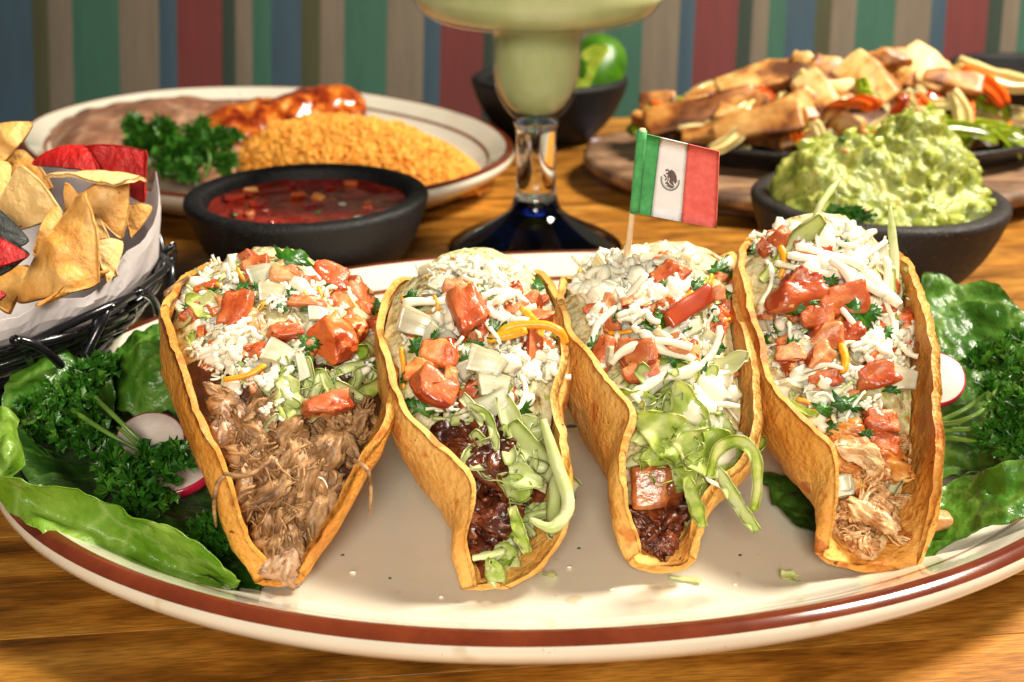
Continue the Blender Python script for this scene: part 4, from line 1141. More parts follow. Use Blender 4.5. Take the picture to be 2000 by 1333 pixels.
def leaf(label, rows, mat, seed, ruf=.18, bump=.12, nu=64, nv=50, th=.03):
    """rows of (px,py,height) triplets, from one end of the leaf to the other"""
    A = np.array([[tuple(atZ(*p)) for p in r_] for r_ in rows])
    B = crom(A.reshape(len(rows), -1), nu).reshape(nu, -1, 3)
    C_ = np.array([crom(b, nv) for b in B]); off = C_.reshape(-1, 3).mean(0)
    for i in range(nu):
        for j in range(nv):
            u = i/(nu-1)*2-1; v = j/(nv-1)*2-1; p = C_[i, j]; e = max(abs(u), abs(v))
            z = bump*fbm(p, .9, 3, seed)*2+ruf*max(0, e-.55)*2.2*math.sin(p[0]*2.1+p[1]*2.7+seed+3*fbm(p, .5, 2, seed))
            z += .14*abs(fbm(p, 1.5, 2, seed+11))+.05*fbm(p, 3.2, 2, seed)
            xy = .25*max(0, e-.7)*fbm(p, 1.3, 2, seed+4)*3
            C_[i, j] = p+np.array((xy, xy*.6, z))
    o = obj('lettuce_leaf', *thick(C_-off, th), mat); o.location = Vector(off)*S
    tag(o, label, 'lettuce leaf', 'lettuce leaves garnishing the platter'); return o
leaf('big dark green lettuce leaf under the parsley and radish left of the tacos', [
    [(75, 735, 2.9), (60, 790, 2.2), (25, 870, 2.8)], [(190, 700, 2.0), (160, 850, 1.2), (60, 940, 2.5)], [(330, 650, 1.7), (280, 850, .95), (160, 990, 1.9)],
    [(400, 760, 1.2), (390, 950, .85), (300, 1060, 1.35)], [(450, 960, .9), (470, 1060, .8), (430, 1140, 1.0)], [(545, 1090, .75), (530, 1130, .75), (505, 1156, .75)]], m_leafd, 2)
leaf('bright yellow-green lettuce leaf folded along the front left rim', [
    [(-40, 915, 3.4), (-40, 935, 3.0), (-40, 955, 2.6)], [(25, 928, 3.3), (22, 950, 2.9), (15, 985, 2.4)], [(90, 955, 3.0), (78, 990, 2.4), (70, 1030, 2.25)], [(190, 972, 2.8), (160, 1030, 2.0), (140, 1078, 1.9)],
    [(262, 1000, 2.6), (240, 1060, 1.6), (215, 1108, 1.45)], [(330, 1022, 2.6), (305, 1085, 1.4), (290, 1130, 1.1)], [(398, 1062, 2.3), (375, 1112, 1.15), (360, 1145, .95)], [(440, 1108, 1.7), (425, 1132, 1.0), (415, 1154, .85)], [(470, 1146, 1.0), (466, 1152, .85), (460, 1158, .8)]], m_leafl, 5, ruf=.13, bump=.07, nu=90)
leaf('curled light green lettuce lobe at the far left edge of the platter', [
    [(-40, 800, 3.6), (-40, 860, 3.4), (-40, 930, 3.0)], [(10, 805, 3.8), (10, 870, 3.8), (0, 935, 3.1)], [(38, 830, 3.4), (44, 880, 3.4), (22, 938, 2.9)]], m_leafl, 8, ruf=.2, bump=.15, th=.03)
leaf('rounded mid green lettuce leaf standing up below the basket wires', [
    [(20, 860, 2.3), (110, 860, 2.0), (215, 840, 1.7)], [(5, 790, 2.9), (110, 780, 2.9), (225, 780, 2.3)], [(30, 730, 3.4), (110, 720, 3.5), (215, 735, 2.8)], [(75, 700, 3.5), (120, 686, 3.7), (180, 703, 3.2)]], m_leafm, 12, ruf=.1)
leaf('crinkled glossy dark lettuce leaf behind the left edge of the leftmost taco', [
    [(190, 790, 1.8), (280, 810, 1.6), (370, 810, 1.5)], [(205, 715, 2.4), (285, 720, 2.9), (370, 740, 2.4)], [(235, 680, 2.8), (290, 660, 3.4), (360, 680, 2.9)], [(250, 655, 3.0), (295, 632, 3.5), (335, 645, 3.1)]], m_leafm, 17, ruf=.2, bump=.35)
leaf('large veined dark green lettuce leaf right of the rightmost taco', [
    [(1770, 960, 1.0), (1900, 940, 1.1), (2060, 940, 1.7)], [(1790, 830, 1.3), (1900, 820, 1.4), (2070, 830, 2.2)], [(1790, 700, 2.0), (1900, 690, 2.2), (2080, 700, 2.7)],
    [(1790, 600, 2.9), (1890, 600, 3.0), (2080, 640, 3.2)], [(1800, 548, 3.3), (1880, 552, 3.4), (2080, 625, 3.4)]], m_leafr, 23, bump=.25, ruf=.25)
leaf('glossy light green lettuce leaf at the front right rim beside the taco tip', [
    [(1740, 1040, .85), (1760, 1080, .8), (1770, 1112, .8)], [(1800, 985, 1.2), (1830, 1030, 1.0), (1830, 1085, .9)], [(1870, 930, 1.8), (1890, 990, 1.5), (1880, 1060, 1.3)],
    [(1950, 905, 2.6), (1970, 960, 2.2), (1950, 1025, 1.95)], [(2060, 880, 3.2), (2060, 920, 2.7), (2050, 975, 2.5)]], m_leafm, 29, ruf=.2, bump=.2)
leaf('dark lettuce leaf tucked under the rightmost taco', [
    [(1480, 930, .8), (1500, 960, .8), (1530, 1010, .75)], [(1560, 930, .8), (1580, 990, .8), (1600, 1050, .72)], [(1640, 960, .8), (1680, 1040, .75), (1690, 1082, .72)], [(1740, 1000, .8), (1760, 1060, .75), (1770, 1080, .72)]], m_leafd, 31, ruf=.08, bump=.05)

def leaflets(n, rad, seed, size=.42, flat=.7):
    n = int(n*.5)
    rr = random.Random(seed); V = []; Fc = []
    for q in range(n):
        d = Vector((rr.gauss(0, 1), rr.gauss(0, 1), rr.gauss(0, 1))).normalized()*rad*rr.random()**.4; d.z *= flat
        up = (d*.6+Vector((rr.gauss(0, .6), rr.gauss(0, .6), .6+rr.gauss(0, .5)))).normalized()
        x = up.orthogonal().normalized(); x = Matrix.Rotation(rr.uniform(0, 6.28), 3, up) @ x; y = up.cross(x)
        s_ = size*rr.uniform(.6, 1.25); k = 5; o = len(V); V.append(tuple(d))
        # frilly fan
        m = 2*k+1
        for i in range(m):
            a = (i/(m-1)-.5)*2.6; r_ = s_*(1.0 if i % 2 else .62)*(1-.25*abs(a)/1.3); z = .38*s_*math.sin(i*2.1+q)+.25*s_*abs(a)
            V.append(tuple(d+x*r_*math.sin(a)+up*r_*math.cos(a)+y*z))
        for i in range(m-1): Fc.append((o, o+1+i, o+2+i))
    return V, Fc
def parsley(label, clusters, stems, group='parsley sprigs used as garnish', size=.42):
    """clusters: (px,py,z,radius,count); stems: lists of (px,py,z)"""
    c0 = atZ(*clusters[0][:3]); t = thing('parsley_sprig', label, 'parsley', tuple(c0), group)
    for i, (px, py, z, rd, n_) in enumerate(clusters):
        V, Fc = leaflets(n_, rd, int(px+py), size); o = obj('leaf_cluster', V, Fc, m_pars, t, T(*(atZ(px, py, z)-c0)), smooth=False)
    for st in stems:
        P = crom([tuple(atZ(*p)-c0) for p in st], 14); V, Fc = tube(P, np.linspace(.085, .05, 14), 7); obj('stem', V, Fc, m_stem, t)
parsley('curly parsley sprig with bright tips over the left lettuce leaf', [(168, 735, 3.3, .62, 80), (120, 770, 3.0, .6, 75), (75, 800, 2.8, .5, 60), (155, 790, 2.8, .65, 75), (205, 700+20, 3.2, .4, 40), (105, 840, 2.4, .7, 70), (180, 860, 2.1, .6, 55)],
        [[(168, 760, 3.0), (215, 805, 2.9), (262, 850, 2.4), (290, 872, 2.0)], [(140, 800, 2.8), (200, 840, 2.5), (270, 880, 2.0)]], size=.34)
parsley('dark curly parsley sprig in front of the left radish slices', [(240, 930, 2.4, .62, 80), (300, 905, 2.4, .55, 70), (340, 900, 2.3, .45, 60), (215, 900, 2.4, .4, 50), (290, 960, 1.9, .7, 80), (240, 990, 1.7, .55, 60)],
        [[(300, 905, 2.5), (285, 885, 2.5), (270, 870, 2.3), (230, 835, 2.5)], [(240, 930, 2.4), (235, 890, 2.6), (232, 868, 2.4)]], size=.36)
parsley('small dark parsley tuft half under the leftmost taco shell', [(412, 1035, 1.4, .45, 60), (440, 1060, 1.2, .5, 60), (395, 1060, 1.2, .4, 50)], [[(412, 1035, 1.4), (450, 1080, 1.0)]], size=.34)
parsley('curly parsley sprig with long stems on the right lettuce leaf', [(1965, 690, 3.3, .7, 90), (1925, 705, 3.0, .5, 60), (2010, 740, 3.3, .8, 90), (1940, 760, 2.8, .4, 40), (1965, 820, 2.5, .6, 75), (1940, 860, 2.1, .55, 60), (2000, 880, 2.2, .8, 90), (2010, 800, 2.8, .8, 90)],
        [[(1835, 830, 1.9), (1880, 822, 2.4), (1930, 790, 2.8), (1965, 700, 3.1)], [(1830, 843, 1.8), (1900, 838, 2.2), (1960, 830, 2.4)], [(1832, 855, 1.7), (1900, 862, 2.0), (1975, 880, 2.1)], [(1835, 825, 1.9), (1900, 790, 2.5), (1940, 740, 2.9)]], size=.36)

m_rad = M_('radish_flesh', [(.3, (196, 176, 168)), (.55, (214, 200, 190)), (.75, (228, 220, 210))], scale=.9, rough=.2, bump=.15, bscale=4, sss=.4, sssr=.5, coat=.4)
m_radskin = M_('radish_skin', [(.3, (150, 18, 44)), (.7, (192, 36, 66))], scale=1.5, rough=.2, coat=.5, sss=.1, sssr=.1)
def radish(label, p, r_, rot):
    t = thing('radish_slice', label, 'radish', tuple(p), 'radish slices on the lettuce'); t.rotation_euler = rot; n = 48
    pr = [(0, .14), (.5, .15), (.93, .14), (.965, .12)]; V, Fc = lathe([(max(a*r_, .001), z) for a, z in pr]+[(max(a*r_, .001), -z) for a, z in reversed(pr)], n); obj('flesh', V, Fc, m_rad, t)
    pr = [(.955, .135), (.99, .125), (1.01, .05), (1.0, -.05), (.98, -.13), (.955, -.135)]; V, Fc = lathe([(a*r_, z) for a, z in pr], n); obj('skin', V, Fc, m_radskin, t)
radish('pale radish slice leaning on the left side of the leftmost taco', atZ(294, 864, 1.7), .95, (R(28), R(8), 0))
radish('radish slice lying flat with red skin below the leaning slice', atZ(345, 925, 1.35), 1.1, (R(6), R(-8), 0))
radish('radish slice with bright pink skin right of the rightmost taco', atZ(1822, 742, 2.6), .9, (R(34), R(-14), 0))

# scraps on the plate
def scrap(name, label, cat, px, py, z, me, ang, s_, grp=None, tilt=0):
    o = link(name, me); o.location = Vector(atZ(px, py, z))*S; o.rotation_euler = (tilt, 0, R(ang)); o.scale = (s_, s_, s_); tag(o, label, cat, grp)
scrap('lettuce_scrap', 'tiny yellow-green lettuce scrap alone on the plate front right', 'lettuce scrap', 1550, 1128, .62, ribbon_me(301, m_letg, 'lettuce_scrap', wd=.45, curl=.6), -10, .75)
scrap('cheese_scrap', 'pale cheese shred on the plate below the third taco tip', 'cheese scrap', 1338, 1131, .6, shred_me(302, m_let, 'cheese_scrap', curl=.3, rad=.08), -5, .85)
scrap('onion_scrap', 'translucent onion shred on the plate beside the second taco tip', 'onion scrap', 1066, 1122, .66, ribbon_me(303, m_let, 'onion_scrap', wd=.5), 20, .6)
o = obj('tomato_scrap', *chunk(.7, .5, .45, 91, cuts=4), m_tomp); o.location = Vector(atZ(1828, 1018, 1.35))*S; tag(o, 'pink tomato cube on the lettuce right of the rightmost taco tip', 'tomato scrap')
m_oil = M_('oil_drop', [(.3, (214, 158, 80)), (.7, (222, 176, 100))], scale=1, rough=.08, coat=.6)
for (px, py, s_, lb) in ((602, 1150, .2, 'small amber oil drop on the plate beside the leftmost taco tip'), (908, 1150, .15, 'small amber oil drop on the plate beside the second taco tip')):
    V, Fc = blob(s_, s_*.8, .02, .3, 2, px, 3); o = obj('oil_drop', V, Fc, m_oil); o.location = Vector(atZ(px, py, .515))*S; tag(o, lb, 'oil drop', 'oil drops on the platter')

rr = random.Random(77)
for k, (x_, y_, w_) in enumerate([(690, 1118, 'between the first two taco tips'), (862, 1166, 'in front of the second taco shell'), (1112, 1108, 'just right of the second taco tip'), (1196, 1152, 'left of the third taco tip'), (1436, 1142, 'ahead of the gap left of the rightmost taco')]):
    o = link('cheese_crumb', crumb_me(k % 4, m_cheese, 'cheese_crumb')); o.location = Vector(atZ(x_, y_, .55))*S; s_ = rr.uniform(.08, .14); o.scale = (s_*1.4, s_, s_); tag(o, 'tiny pale cheese crumb on the plate '+w_, 'cheese crumb', 'cheese crumbs on the platter')
for k, (x_, y_, w_) in enumerate([(668, 1085, 'beside the right edge of the leftmost taco'), (762, 1130, 'midway between the first two taco tips'), (1130, 1072, 'in the gap right of the second taco'), (1446, 1085, 'right of the third taco tip')]):
    o = link('herb_fleck', cil_me(k % 4, m_cil, 'herb_fleck')); o.location = Vector(atZ(x_, y_, .53))*S; s_ = .12; o.scale = (s_, s_, s_); o.rotation_euler = (0, 0, k*1.3); tag(o, 'tiny green herb fleck on the cream plate '+w_, 'herb fleck', 'herb flecks on the platter')

# ================================================================== CHIP BASKET
m_wire = M_('black_wire', [(.3, (10, 10, 13)), (.7, (24, 24, 30))], scale=1.5, rough=.22, coat=.4, bump=.1, bscale=4)
BX, BY = -18.6, 33.5
bk = thing('chip_basket', 'round black woven wire basket of tortilla chips at the left edge', 'basket', (BX, BY, 0))
BR = [(0, 4.0), (.8, 4.2), (1.6, 4.75), (2.3, 5.5), (3.2, 6.4), (4.0, 7.05), (4.7, 7.5), (5.2, 7.7)]
def brad(z): return float(np.interp(z, [b[0] for b in BR], [b[1] for b in BR]))
rr = random.Random(5)
for i, z in enumerate([.2, .75, 1.3, 1.8, 2.3, 2.65, 3.0, 3.3, 3.6, 3.85, 4.1, 4.35, 4.6]):
    pts = []; ph = rr.uniform(0, 6.28); am = .16 if z > 2 else .06
    for k in range(97):
        a = 2*math.pi*k/96; zz = z+am*math.sin(a*5+ph)+am*.6*math.sin(a*9+ph*2); r_ = brad(zz)+.1*math.sin(a*12+i*math.pi)
        pts.append((r_*math.cos(a), r_*math.sin(a), zz))
    V, Fc = tube(pts, .135, 9, cap=False); obj('wire', V, Fc, m_wire, bk)
for k in range(22):
    a0 = k/22*6.283+.1; pts = []
    for q in range(15):
        u = q/14; zz = .2+u*4.6; a = a0+.35*u*(1 if k % 2 else -1); r_ = brad(zz)+.13*math.cos(q*2.2)
        pts.append((r_*math.cos(a), r_*math.sin(a), zz))
    # loop over at the rim
    for q in range(1, 9):
        u = q/8; a = a0+.35*(1 if k % 2 else -1)*(1-u*.45); r_ = brad(4.8)+.14*math.sin(u*math.pi); zz = 4.8+.2*math.sin(u*math.pi)-1.2*u
        pts.append((r_*math.cos(a), r_*math.sin(a), zz))
    V, Fc = tube(crom(pts, 50), .13, 8); obj('rib', V, Fc, m_wire, bk)
m_paper = M_('white_liner_paper', [(.3, (214, 206, 206)), (.7, (230, 224, 224))], scale=.8, rough=.6, bump=.2, bscale=3, transl=.3)
P = []
top = [(-150, 5.2), (-110, 5.35), (-75, 5.35), (-60, 5.3), (-45, 5.2), (-38, 5.55), (-28, 5.1), (-20, 5.2), (-12, 5.9), (-4, 6.0), (4, 6.3), (12, 7.0), (19, 7.35), (26, 6.4), (45, 6.2), (80, 6.5), (130, 6.2)]
for a in np.linspace(-150, 130, 120):
    zt = float(np.interp(a, [t[0] for t in top], [t[1] for t in top])); row = []
    for v in np.linspace(0, 1, 16):
        z = .9+(zt-.9)*v; r_ = brad(min(z, 4.8))-.45+max(0, z-4.4)*.12
        cr = .28*fbm((a*.06, v*2.5, 0), 1.0, 2, 3)+.14*(abs(fbm((a*.16, v*4, 2), 1, 2, 8)))
        r_ += cr*(1 if z > 4.5 else .5)
        row.append((r_*math.cos(R(a)), r_*math.sin(R(a)), z+.12*fbm((a*.2, v*3, 5), 1, 1, 1)*v))
    P.append(row)
pl = obj('paper_liner', *thick(P, .02), m_paper, smooth=False); pl.location = Vector((BX, BY, 0))*S
tag(pl, 'crumpled white paper liner standing up inside the chip basket', 'paper liner')
m_ink = M_('grey_print', [(.3, (128, 112, 108)), (.7, (140, 124, 118))], scale=2, rough=.8)
fc_ = bpy.data.curves.new('letters', 'FONT'); fc_.body = 'LO'; fc_.size = .72*S; fc_.extrude = .0001
tmp = bpy.data.objects.new('tmp', fc_); COL.objects.link(tmp); me = bpy.data.meshes.new_from_object(tmp); bpy.data.objects.remove(tmp); me.name = 'printed_letters'; me.materials.clear(); me.materials.append(m_ink)
lo = link('printed_letters', me, pl)
pw = Vector(atZ(158, 583, 4.98)); aa = math.atan2(pw.y-BY, pw.x-BX); r_ = brad(4.7)-.45+.27
# letters run down the sheet, facing outwards
n_ = Vector((math.cos(aa), math.sin(aa), -.25)).normalized(); dn = Vector((0, 0, -1)); dn = (dn-n_*dn.dot(n_)).normalized(); yv = n_.cross(dn)
Mt = Matrix((dn, yv, n_)).transposed().to_4x4(); Mt.translation = Vector((r_*math.cos(aa), r_*math.sin(aa), 5.05))*S; lo.matrix_local = Mt

m_chipA = M_('golden_corn_chip', [(.28, (186, 116, 42)), (.45, (212, 150, 68)), (.6, (224, 172, 94)), (.75, (234, 200, 138))], scale=.9, detail=5, rough=.5, bump=.5, bscale=4, speck=((150, 92, 34), 5, .7), sss=.2, sssr=.2, bdist=.05)
m_chipB = M_('pale_corn_chip', [(.25, (216, 166, 92)), (.5, (230, 190, 122)), (.8, (240, 212, 156))], scale=.6, detail=5, rough=.55, bump=.5, bscale=4, speck=((150, 100, 50), 6, .7), sss=.2, sssr=.2, bdist=.05)
m_chipR = M_('red_corn_chip', [(.25, (130, 8, 8)), (.5, (176, 18, 16)), (.8, (200, 36, 28))], scale=.7, detail=5, rough=.5, bump=.6, bscale=5, bdist=.05)
m_chipK = M_('blue_black_corn_chip', [(.25, (28, 30, 32)), (.5, (50, 54, 54)), (.8, (86, 90, 86))], scale=.7, detail=5, rough=.55, bump=.7, bscale=5, bdist=.05)
def chip(label, a, b, c, mat, curl=.5, seed=0, cn='corn chip', blist=.1):
    """a apex, b and c base corners: (px,py,Y)"""
    curl *= .55; A, B, C_ = (np.array(atY(*q)) for q in (a, b, c)); m0 = (B+C_)/2; B = m0+(B-m0)*.93; C_ = m0+(C_-m0)*.93; n = np.cross(B-A, C_-A); n /= np.linalg.norm(n)
    if n[1] > 0: n = -n
    off = (A+B+C_)/3; nu, nv = 26, 22; P = []
    for i in range(nu):
        u = i/(nu-1); row = []
        uu = .04+.96*u
        for j in range(nv):
            v = j/(nv-1); e0 = 1-.06*(1-math.sin(math.pi*v)); p = A+(B*(1-v)+C_*v-A)*uu*(1-.05*(abs(2*v-1)**6)*u)
            d = curl*(.25-(v-.5)**2)*4*u*.6+curl*.5*math.sin(math.pi*u)
            f = fbm(p, 1.1, 2, seed); d += blist*max(0, f-.08)*6*.5+.05*fbm(p, 2.2, 2, seed)
            p = p+n*d+(C_-B)*(v-.5)*.16*math.sin(math.pi*min(1, u*.93+.07))
            row.append(p-off)
        P.append(row)
    o = obj('tortilla_chip', *thick(P, .11), mat); o.location = Vector(off)*S; tag(o, label, cn, 'tortilla chips in the wire basket'); return o
chip('large golden blistered chip standing upright at the front of the basket', (168, 372, 30.6), (20, 600, 29.2), (200, 560, 29.4), m_chipA, .6, 1, blist=.2)
chip('pale triangular chip with a rounded tip left of the large golden chip', (40, 322, 31.8), (-20, 470, 31.2), (130, 420, 31.3), m_chipB, .35, 2)
chip('golden chip on edge with its long rim level under the red chip', (285, 350, 33.0), (70, 345, 32.6), (225, 365, 31.9), m_chipB, -.5, 3)
chip('golden chip hanging below the level rim behind the large chip', (250, 352, 33.0), (150, 380, 32.6), (240, 475, 32.3), m_chipA, .3, 4)
chip('broad golden chip behind the large chip, between rim and liner', (130, 355, 33.0), (140, 480, 32.2), (240, 500, 32.2), m_chipA, .3, 34)
chip('curved bright red chip at the back right of the basket', (60, 322, 34.6), (165, 282, 35.2), (200, 340, 34.2), m_chipR, .6, 5, 'red chip')
chip('red chip strip bent down at the right end of the basket', (150, 290, 35.4), (292, 292, 35.0), (285, 405, 34.6), m_chipR, .5, 6, 'red chip')
chip('small golden chip corner under the red strip beside the liner', (298, 405, 34.4), (245, 400, 34.2), (255, 470, 33.8), m_chipA, .2, 7)
chip('small pale chip corner wedged against the liner', (240, 475, 31.8), (180, 470, 31.2), (205, 560, 30.8), m_chipB, .3, 8)
chip('orange-gold chip lying low at the front against the liner', (214, 528, 30.2), (60, 602, 28.4), (140, 545, 29.2), m_chipA, .3, 9, blist=.15)
chip('golden chip at the upper left edge of the picture', (66, 240, 36.0), (-60, 262, 35.5), (0, 335, 35.0), m_chipA, .5, 10)
chip('golden chip behind the pale triangular chip at the left edge', (20, 320, 34.0), (-80, 330, 33.0), (0, 420, 32.5), m_chipA, .4, 11)
chip('blue-black chip at the left edge above the red wedge', (58, 470, 29.3), (-40, 380, 29.6), (-30, 500, 29.0), m_chipK, .3, 12, 'blue corn chip')
chip('small blue-black chip poking out behind the red wedge tip', (62, 500, 29.0), (0, 470, 29.2), (-10, 545, 28.6), m_chipK, .3, 13, 'blue corn chip')
chip('red wedge-shaped chip in front of the blue-black chips', (56, 500, 28.3), (-50, 445, 28.6), (-40, 530, 28.0), m_chipR, .3, 14, 'red chip')
chip('red chip at the lower left edge of the basket', (12, 575, 27.8), (-50, 550, 27.9), (-30, 605, 27.6), m_chipR, .3, 15, 'red chip')
chip('golden chip half buried right of the blue-black chip', (110, 400, 31.4), (60, 500, 30.4), (150, 520, 30.6), m_chipA, .3, 17)
chip('pale chip deep in the basket between the golden chips', (190, 420, 32.2), (120, 540, 31.2), (235, 545, 31.4), m_chipB, .3, 18)
chip('golden chip standing at the back behind the curved red chip', (40, 290, 36.4), (-20, 380, 35.8), (110, 372, 35.6), m_chipA, .4, 19)
chip('golden chip behind the blistered one at the left edge', (60, 520, 30.4), (-60, 560, 29.8), (20, 620, 28.8), m_chipA, .4, 16)

# ================================================================== GUACAMOLE
m_guac = M_('guacamole_mash', [(.25, (84, 98, 28)), (.4, (120, 132, 46)), (.55, (152, 158, 68)), (.7, (190, 184, 104))], scale=1.4, detail=6, rough=.34, bump=.5, bscale=5, coat=.12, sss=.4, sssr=.3,
              speck=[((78, 112, 34), 2.2, .68)], bdist=.05)
m_avo = M_('avocado_flesh', [(.3, (136, 152, 52)), (.6, (170, 178, 82)), (.8, (198, 192, 108))], scale=1.1, rough=.22, bump=.3, bscale=5, coat=.4, sss=.5, sssr=.3)
gu = thing('guacamole', 'chunky green guacamole heaped high above its stone bowl', 'guacamole', (GUAC[0], GUAC[1], 3.6))
def gh(x, y):
    h = .9*math.exp(-((x+.6)**2/3+(y-.2)**2/5))+2.9*math.exp(-((x+2.5)**2/4.8+(y+.1)**2/5))+3.3*math.exp(-((x-1.3)**2/2.4+(y-.4)**2/4))+1.9*math.exp(-((x-2.8)**2/2.4+(y)**2/5))+.6*math.exp(-((x+.2)**2/3+(y+2.4)**2/2.4))
    r_ = math.hypot(x, y); return .92*min(h, 4.1)*min(1, max(0, (4.75-r_)/1.2))**.6
V = []; nr, na = 90, 170
for i in range(nr):
    for k in range(na):
        r_ = 4.75*(i/(nr-1))**.9; a = 2*math.pi*k/na; x, y = r_*math.cos(a), r_*math.sin(a); h = gh(x, y)
        p = Vector((x, y, h)); gx = (gh(x+.1, y)-gh(x-.1, y))/.2; gy = (gh(x, y+.1)-gh(x, y-.1))/.2; nn = Vector((-gx, -gy, 1)).normalized()
        d, _ = noise.voronoi(p*1.35+Vector((3, 1, 9))); lump = .26*(.55-d[0])+.05*(.5-noise.voronoi(p*3.1)[0][0])+.75*fbm(p, .75, 5, 3)
        edge = min(1, (4.75-r_)/.6)
        V.append(tuple(p+nn*lump*1.15*max(.2, edge)-Vector((0, 0, .5*(r_ > 4.6)))))
obj('mash', V, [tuple(reversed(f)) if False else f for f in [(i*na+k, (i+1)*na+k, (i+1)*na+(k+1) % na, i*na+(k+1) % na) for i in range(nr-1) for k in range(na)]], m_guac, gu)
rr = random.Random(21)
for q in range(70):
    a = rr.uniform(0, 6.28); r_ = 4.3*math.sqrt(rr.random()); x, y = r_*math.cos(a), r_*math.sin(a); s_ = rr.uniform(.2, .62)
    kd = rr.random(); mt, nm = (m_avo, 'avocado_chunk') if kd < .84 else ((m_cil, 'cilantro_bit') if kd < .92 else (m_tomp, 'tomato_bit'))
    if nm != 'avocado_chunk': s_ *= .5
    key = ('gv'+nm, q % 9)
    if key not in _cache: _cache[key] = mesh(nm, *chunk(1.1, .85, .7, q, cuts=5, bev=.25, lv=1), mt)
    M = T(x, y, gh(x, y)+.08) @ Matrix.Rotation(rr.uniform(0, 6.28), 4, 'Z') @ Matrix.Rotation(rr.uniform(0, 2), 4, 'X') @ Matrix.Diagonal((s_, s_, s_, 1))
    link(nm, _cache[key], gu, M)
lo_ = Vector((12.6, 40.95, 4.3)); t = thing('cilantro_sprig', 'dark green cilantro tuft at the front rim of the guacamole', 'cilantro', tuple(lo_))
V, Fc = leaflets(90, .55, 4, .38, .5); V = [(v[0]*1.6, v[1]*.6, v[2]) for v in V]; obj('leaf_cluster', V, Fc, m_pars, t, smooth=False)

# ================================================================== BACK PLATTER FOOD
m_rice = M_('orange_rice', [(.25, (210, 124, 30)), (.5, (232, 160, 52)), (.75, (242, 188, 88))], scale=1.5, rough=.4, sss=.35, sssr=.3, bump=.2, bscale=5)
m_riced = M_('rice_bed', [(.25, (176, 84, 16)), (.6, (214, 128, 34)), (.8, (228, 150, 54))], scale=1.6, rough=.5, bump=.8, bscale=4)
m_bean = M_('refried_beans', [(.3, (122, 78, 56)), (.5, (158, 110, 84)), (.62, (186, 140, 110)), (.74, (218, 186, 150))], scale=.45, detail=6, rough=.3, bump=.4, bscale=3, coat=.4, distort=1.2)
m_ench = M_('enchilada_sauce_and_cheese', [(.34, (70, 18, 8)), (.44, (124, 40, 12)), (.53, (170, 76, 18)), (.62, (204, 124, 42)), (.72, (226, 186, 116))], scale=.9, detail=5, rough=.18, bump=.5, bscale=2.5, coat=.6, distort=.5, sss=.2, sssr=.3)
def mound(cx, cy, ra, rb, rot, hfun, nr=40, na=110, seed=0, amp=.15, sc=1.0):
    V = []; ca, sa = math.cos(rot), math.sin(rot)
    for i in range(nr):
        for k in range(na):
            f = i/(nr-1); a = 2*math.pi*k/na; wob = 1+.06*fbm((math.cos(a)*2, math.sin(a)*2, 0), 1, 2, seed); u, v = ra*f*math.cos(a)*wob, rb*f*math.sin(a)*wob
            x, y = u*ca-v*sa, u*sa+v*ca; z = hfun(u, v, f); V.append((x, y, z+amp*fbm((x, y, 0), sc, 3, seed)*min(1, (1-f)*5)))
    return V, [(i*na+k, (i+1)*na+k, (i+1)*na+(k+1) % na, i*na+(k+1) % na) for i in range(nr-1) for k in range(na)]
rc = Vector((-9.2, 61.9, .6)); RA, RB_, RROT = 8.7, 4.6, -.5
ricet = thing('rice', 'orange Mexican rice mounded on the right half of the back platter', 'rice', tuple(rc))
def rh(u, v, f): return 2.9*(1-f**2.2)**.8
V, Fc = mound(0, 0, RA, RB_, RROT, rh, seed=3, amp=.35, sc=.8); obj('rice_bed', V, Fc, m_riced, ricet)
rr = random.Random(8); gv = [(math.cos(a)*r_, math.sin(a)*r_, z) for z, r_ in ((-.5, .35), (0, 1), (.5, .35)) for a in [k*math.pi*2/6 for k in range(6)]]
gf = [(i*6+k, i*6+(k+1) % 6, (i+1)*6+(k+1) % 6, (i+1)*6+k) for i in range(2) for k in range(6)]+[tuple(range(5, -1, -1)), tuple(range(12, 18))]
V = []; Fc = []; ca, sa = math.cos(RROT), math.sin(RROT)
for q in range(9500):
    a = rr.uniform(0, 6.28); f = math.sqrt(rr.random()); u, v = RA*f*math.cos(a), RB_*f*math.sin(a); x, y = u*ca-v*sa, u*sa+v*ca
    c_ = Vector((x, y, rh(u, v, f)+.35*fbm((x, y, 0), .8, 3, 3)*min(1, (1-f)*5)+rr.uniform(-.02, .16)))
    d = Vector((rr.gauss(0, 1), rr.gauss(0, 1), rr.gauss(0, .6))).normalized(); e = d.orthogonal().normalized(); g_ = d.cross(e); o = len(V); l_, w_ = rr.uniform(.3, .46), rr.uniform(.065, .09)
    for p in gv: V.append(tuple(c_+e*p[0]*w_+g_*p[1]*w_+d*p[2]*l_))
    Fc += [tuple(i+o for i in q_) for q_ in gf]
g = obj('rice_grains', V, Fc, m_rice, ricet); g['kind'] = 'stuff'
bc = Vector((-20.0, 69.0, .55)); bt = obj('refried_beans', *mound(0, 0, 10.4, 8.0, -.6, lambda u, v, f: 2.0*(1-f**4)**.7, seed=8, amp=.5, sc=.45), m_bean); bt.location = bc*S
tag(bt, 'smooth brown refried beans streaked with cheese on the back platter', 'refried beans')
e0, e1 = atZ(372, 262, 2.5), atZ(700, 218, 3.0); ec = (e0+e1)/2
P = []; nu, nv = 70, 40; dv = (e1-e0); ln = dv.length; dv = dv.normalized(); sd = dv.cross(Vector((0, 0, 1))).normalized(); upv = sd.cross(dv)
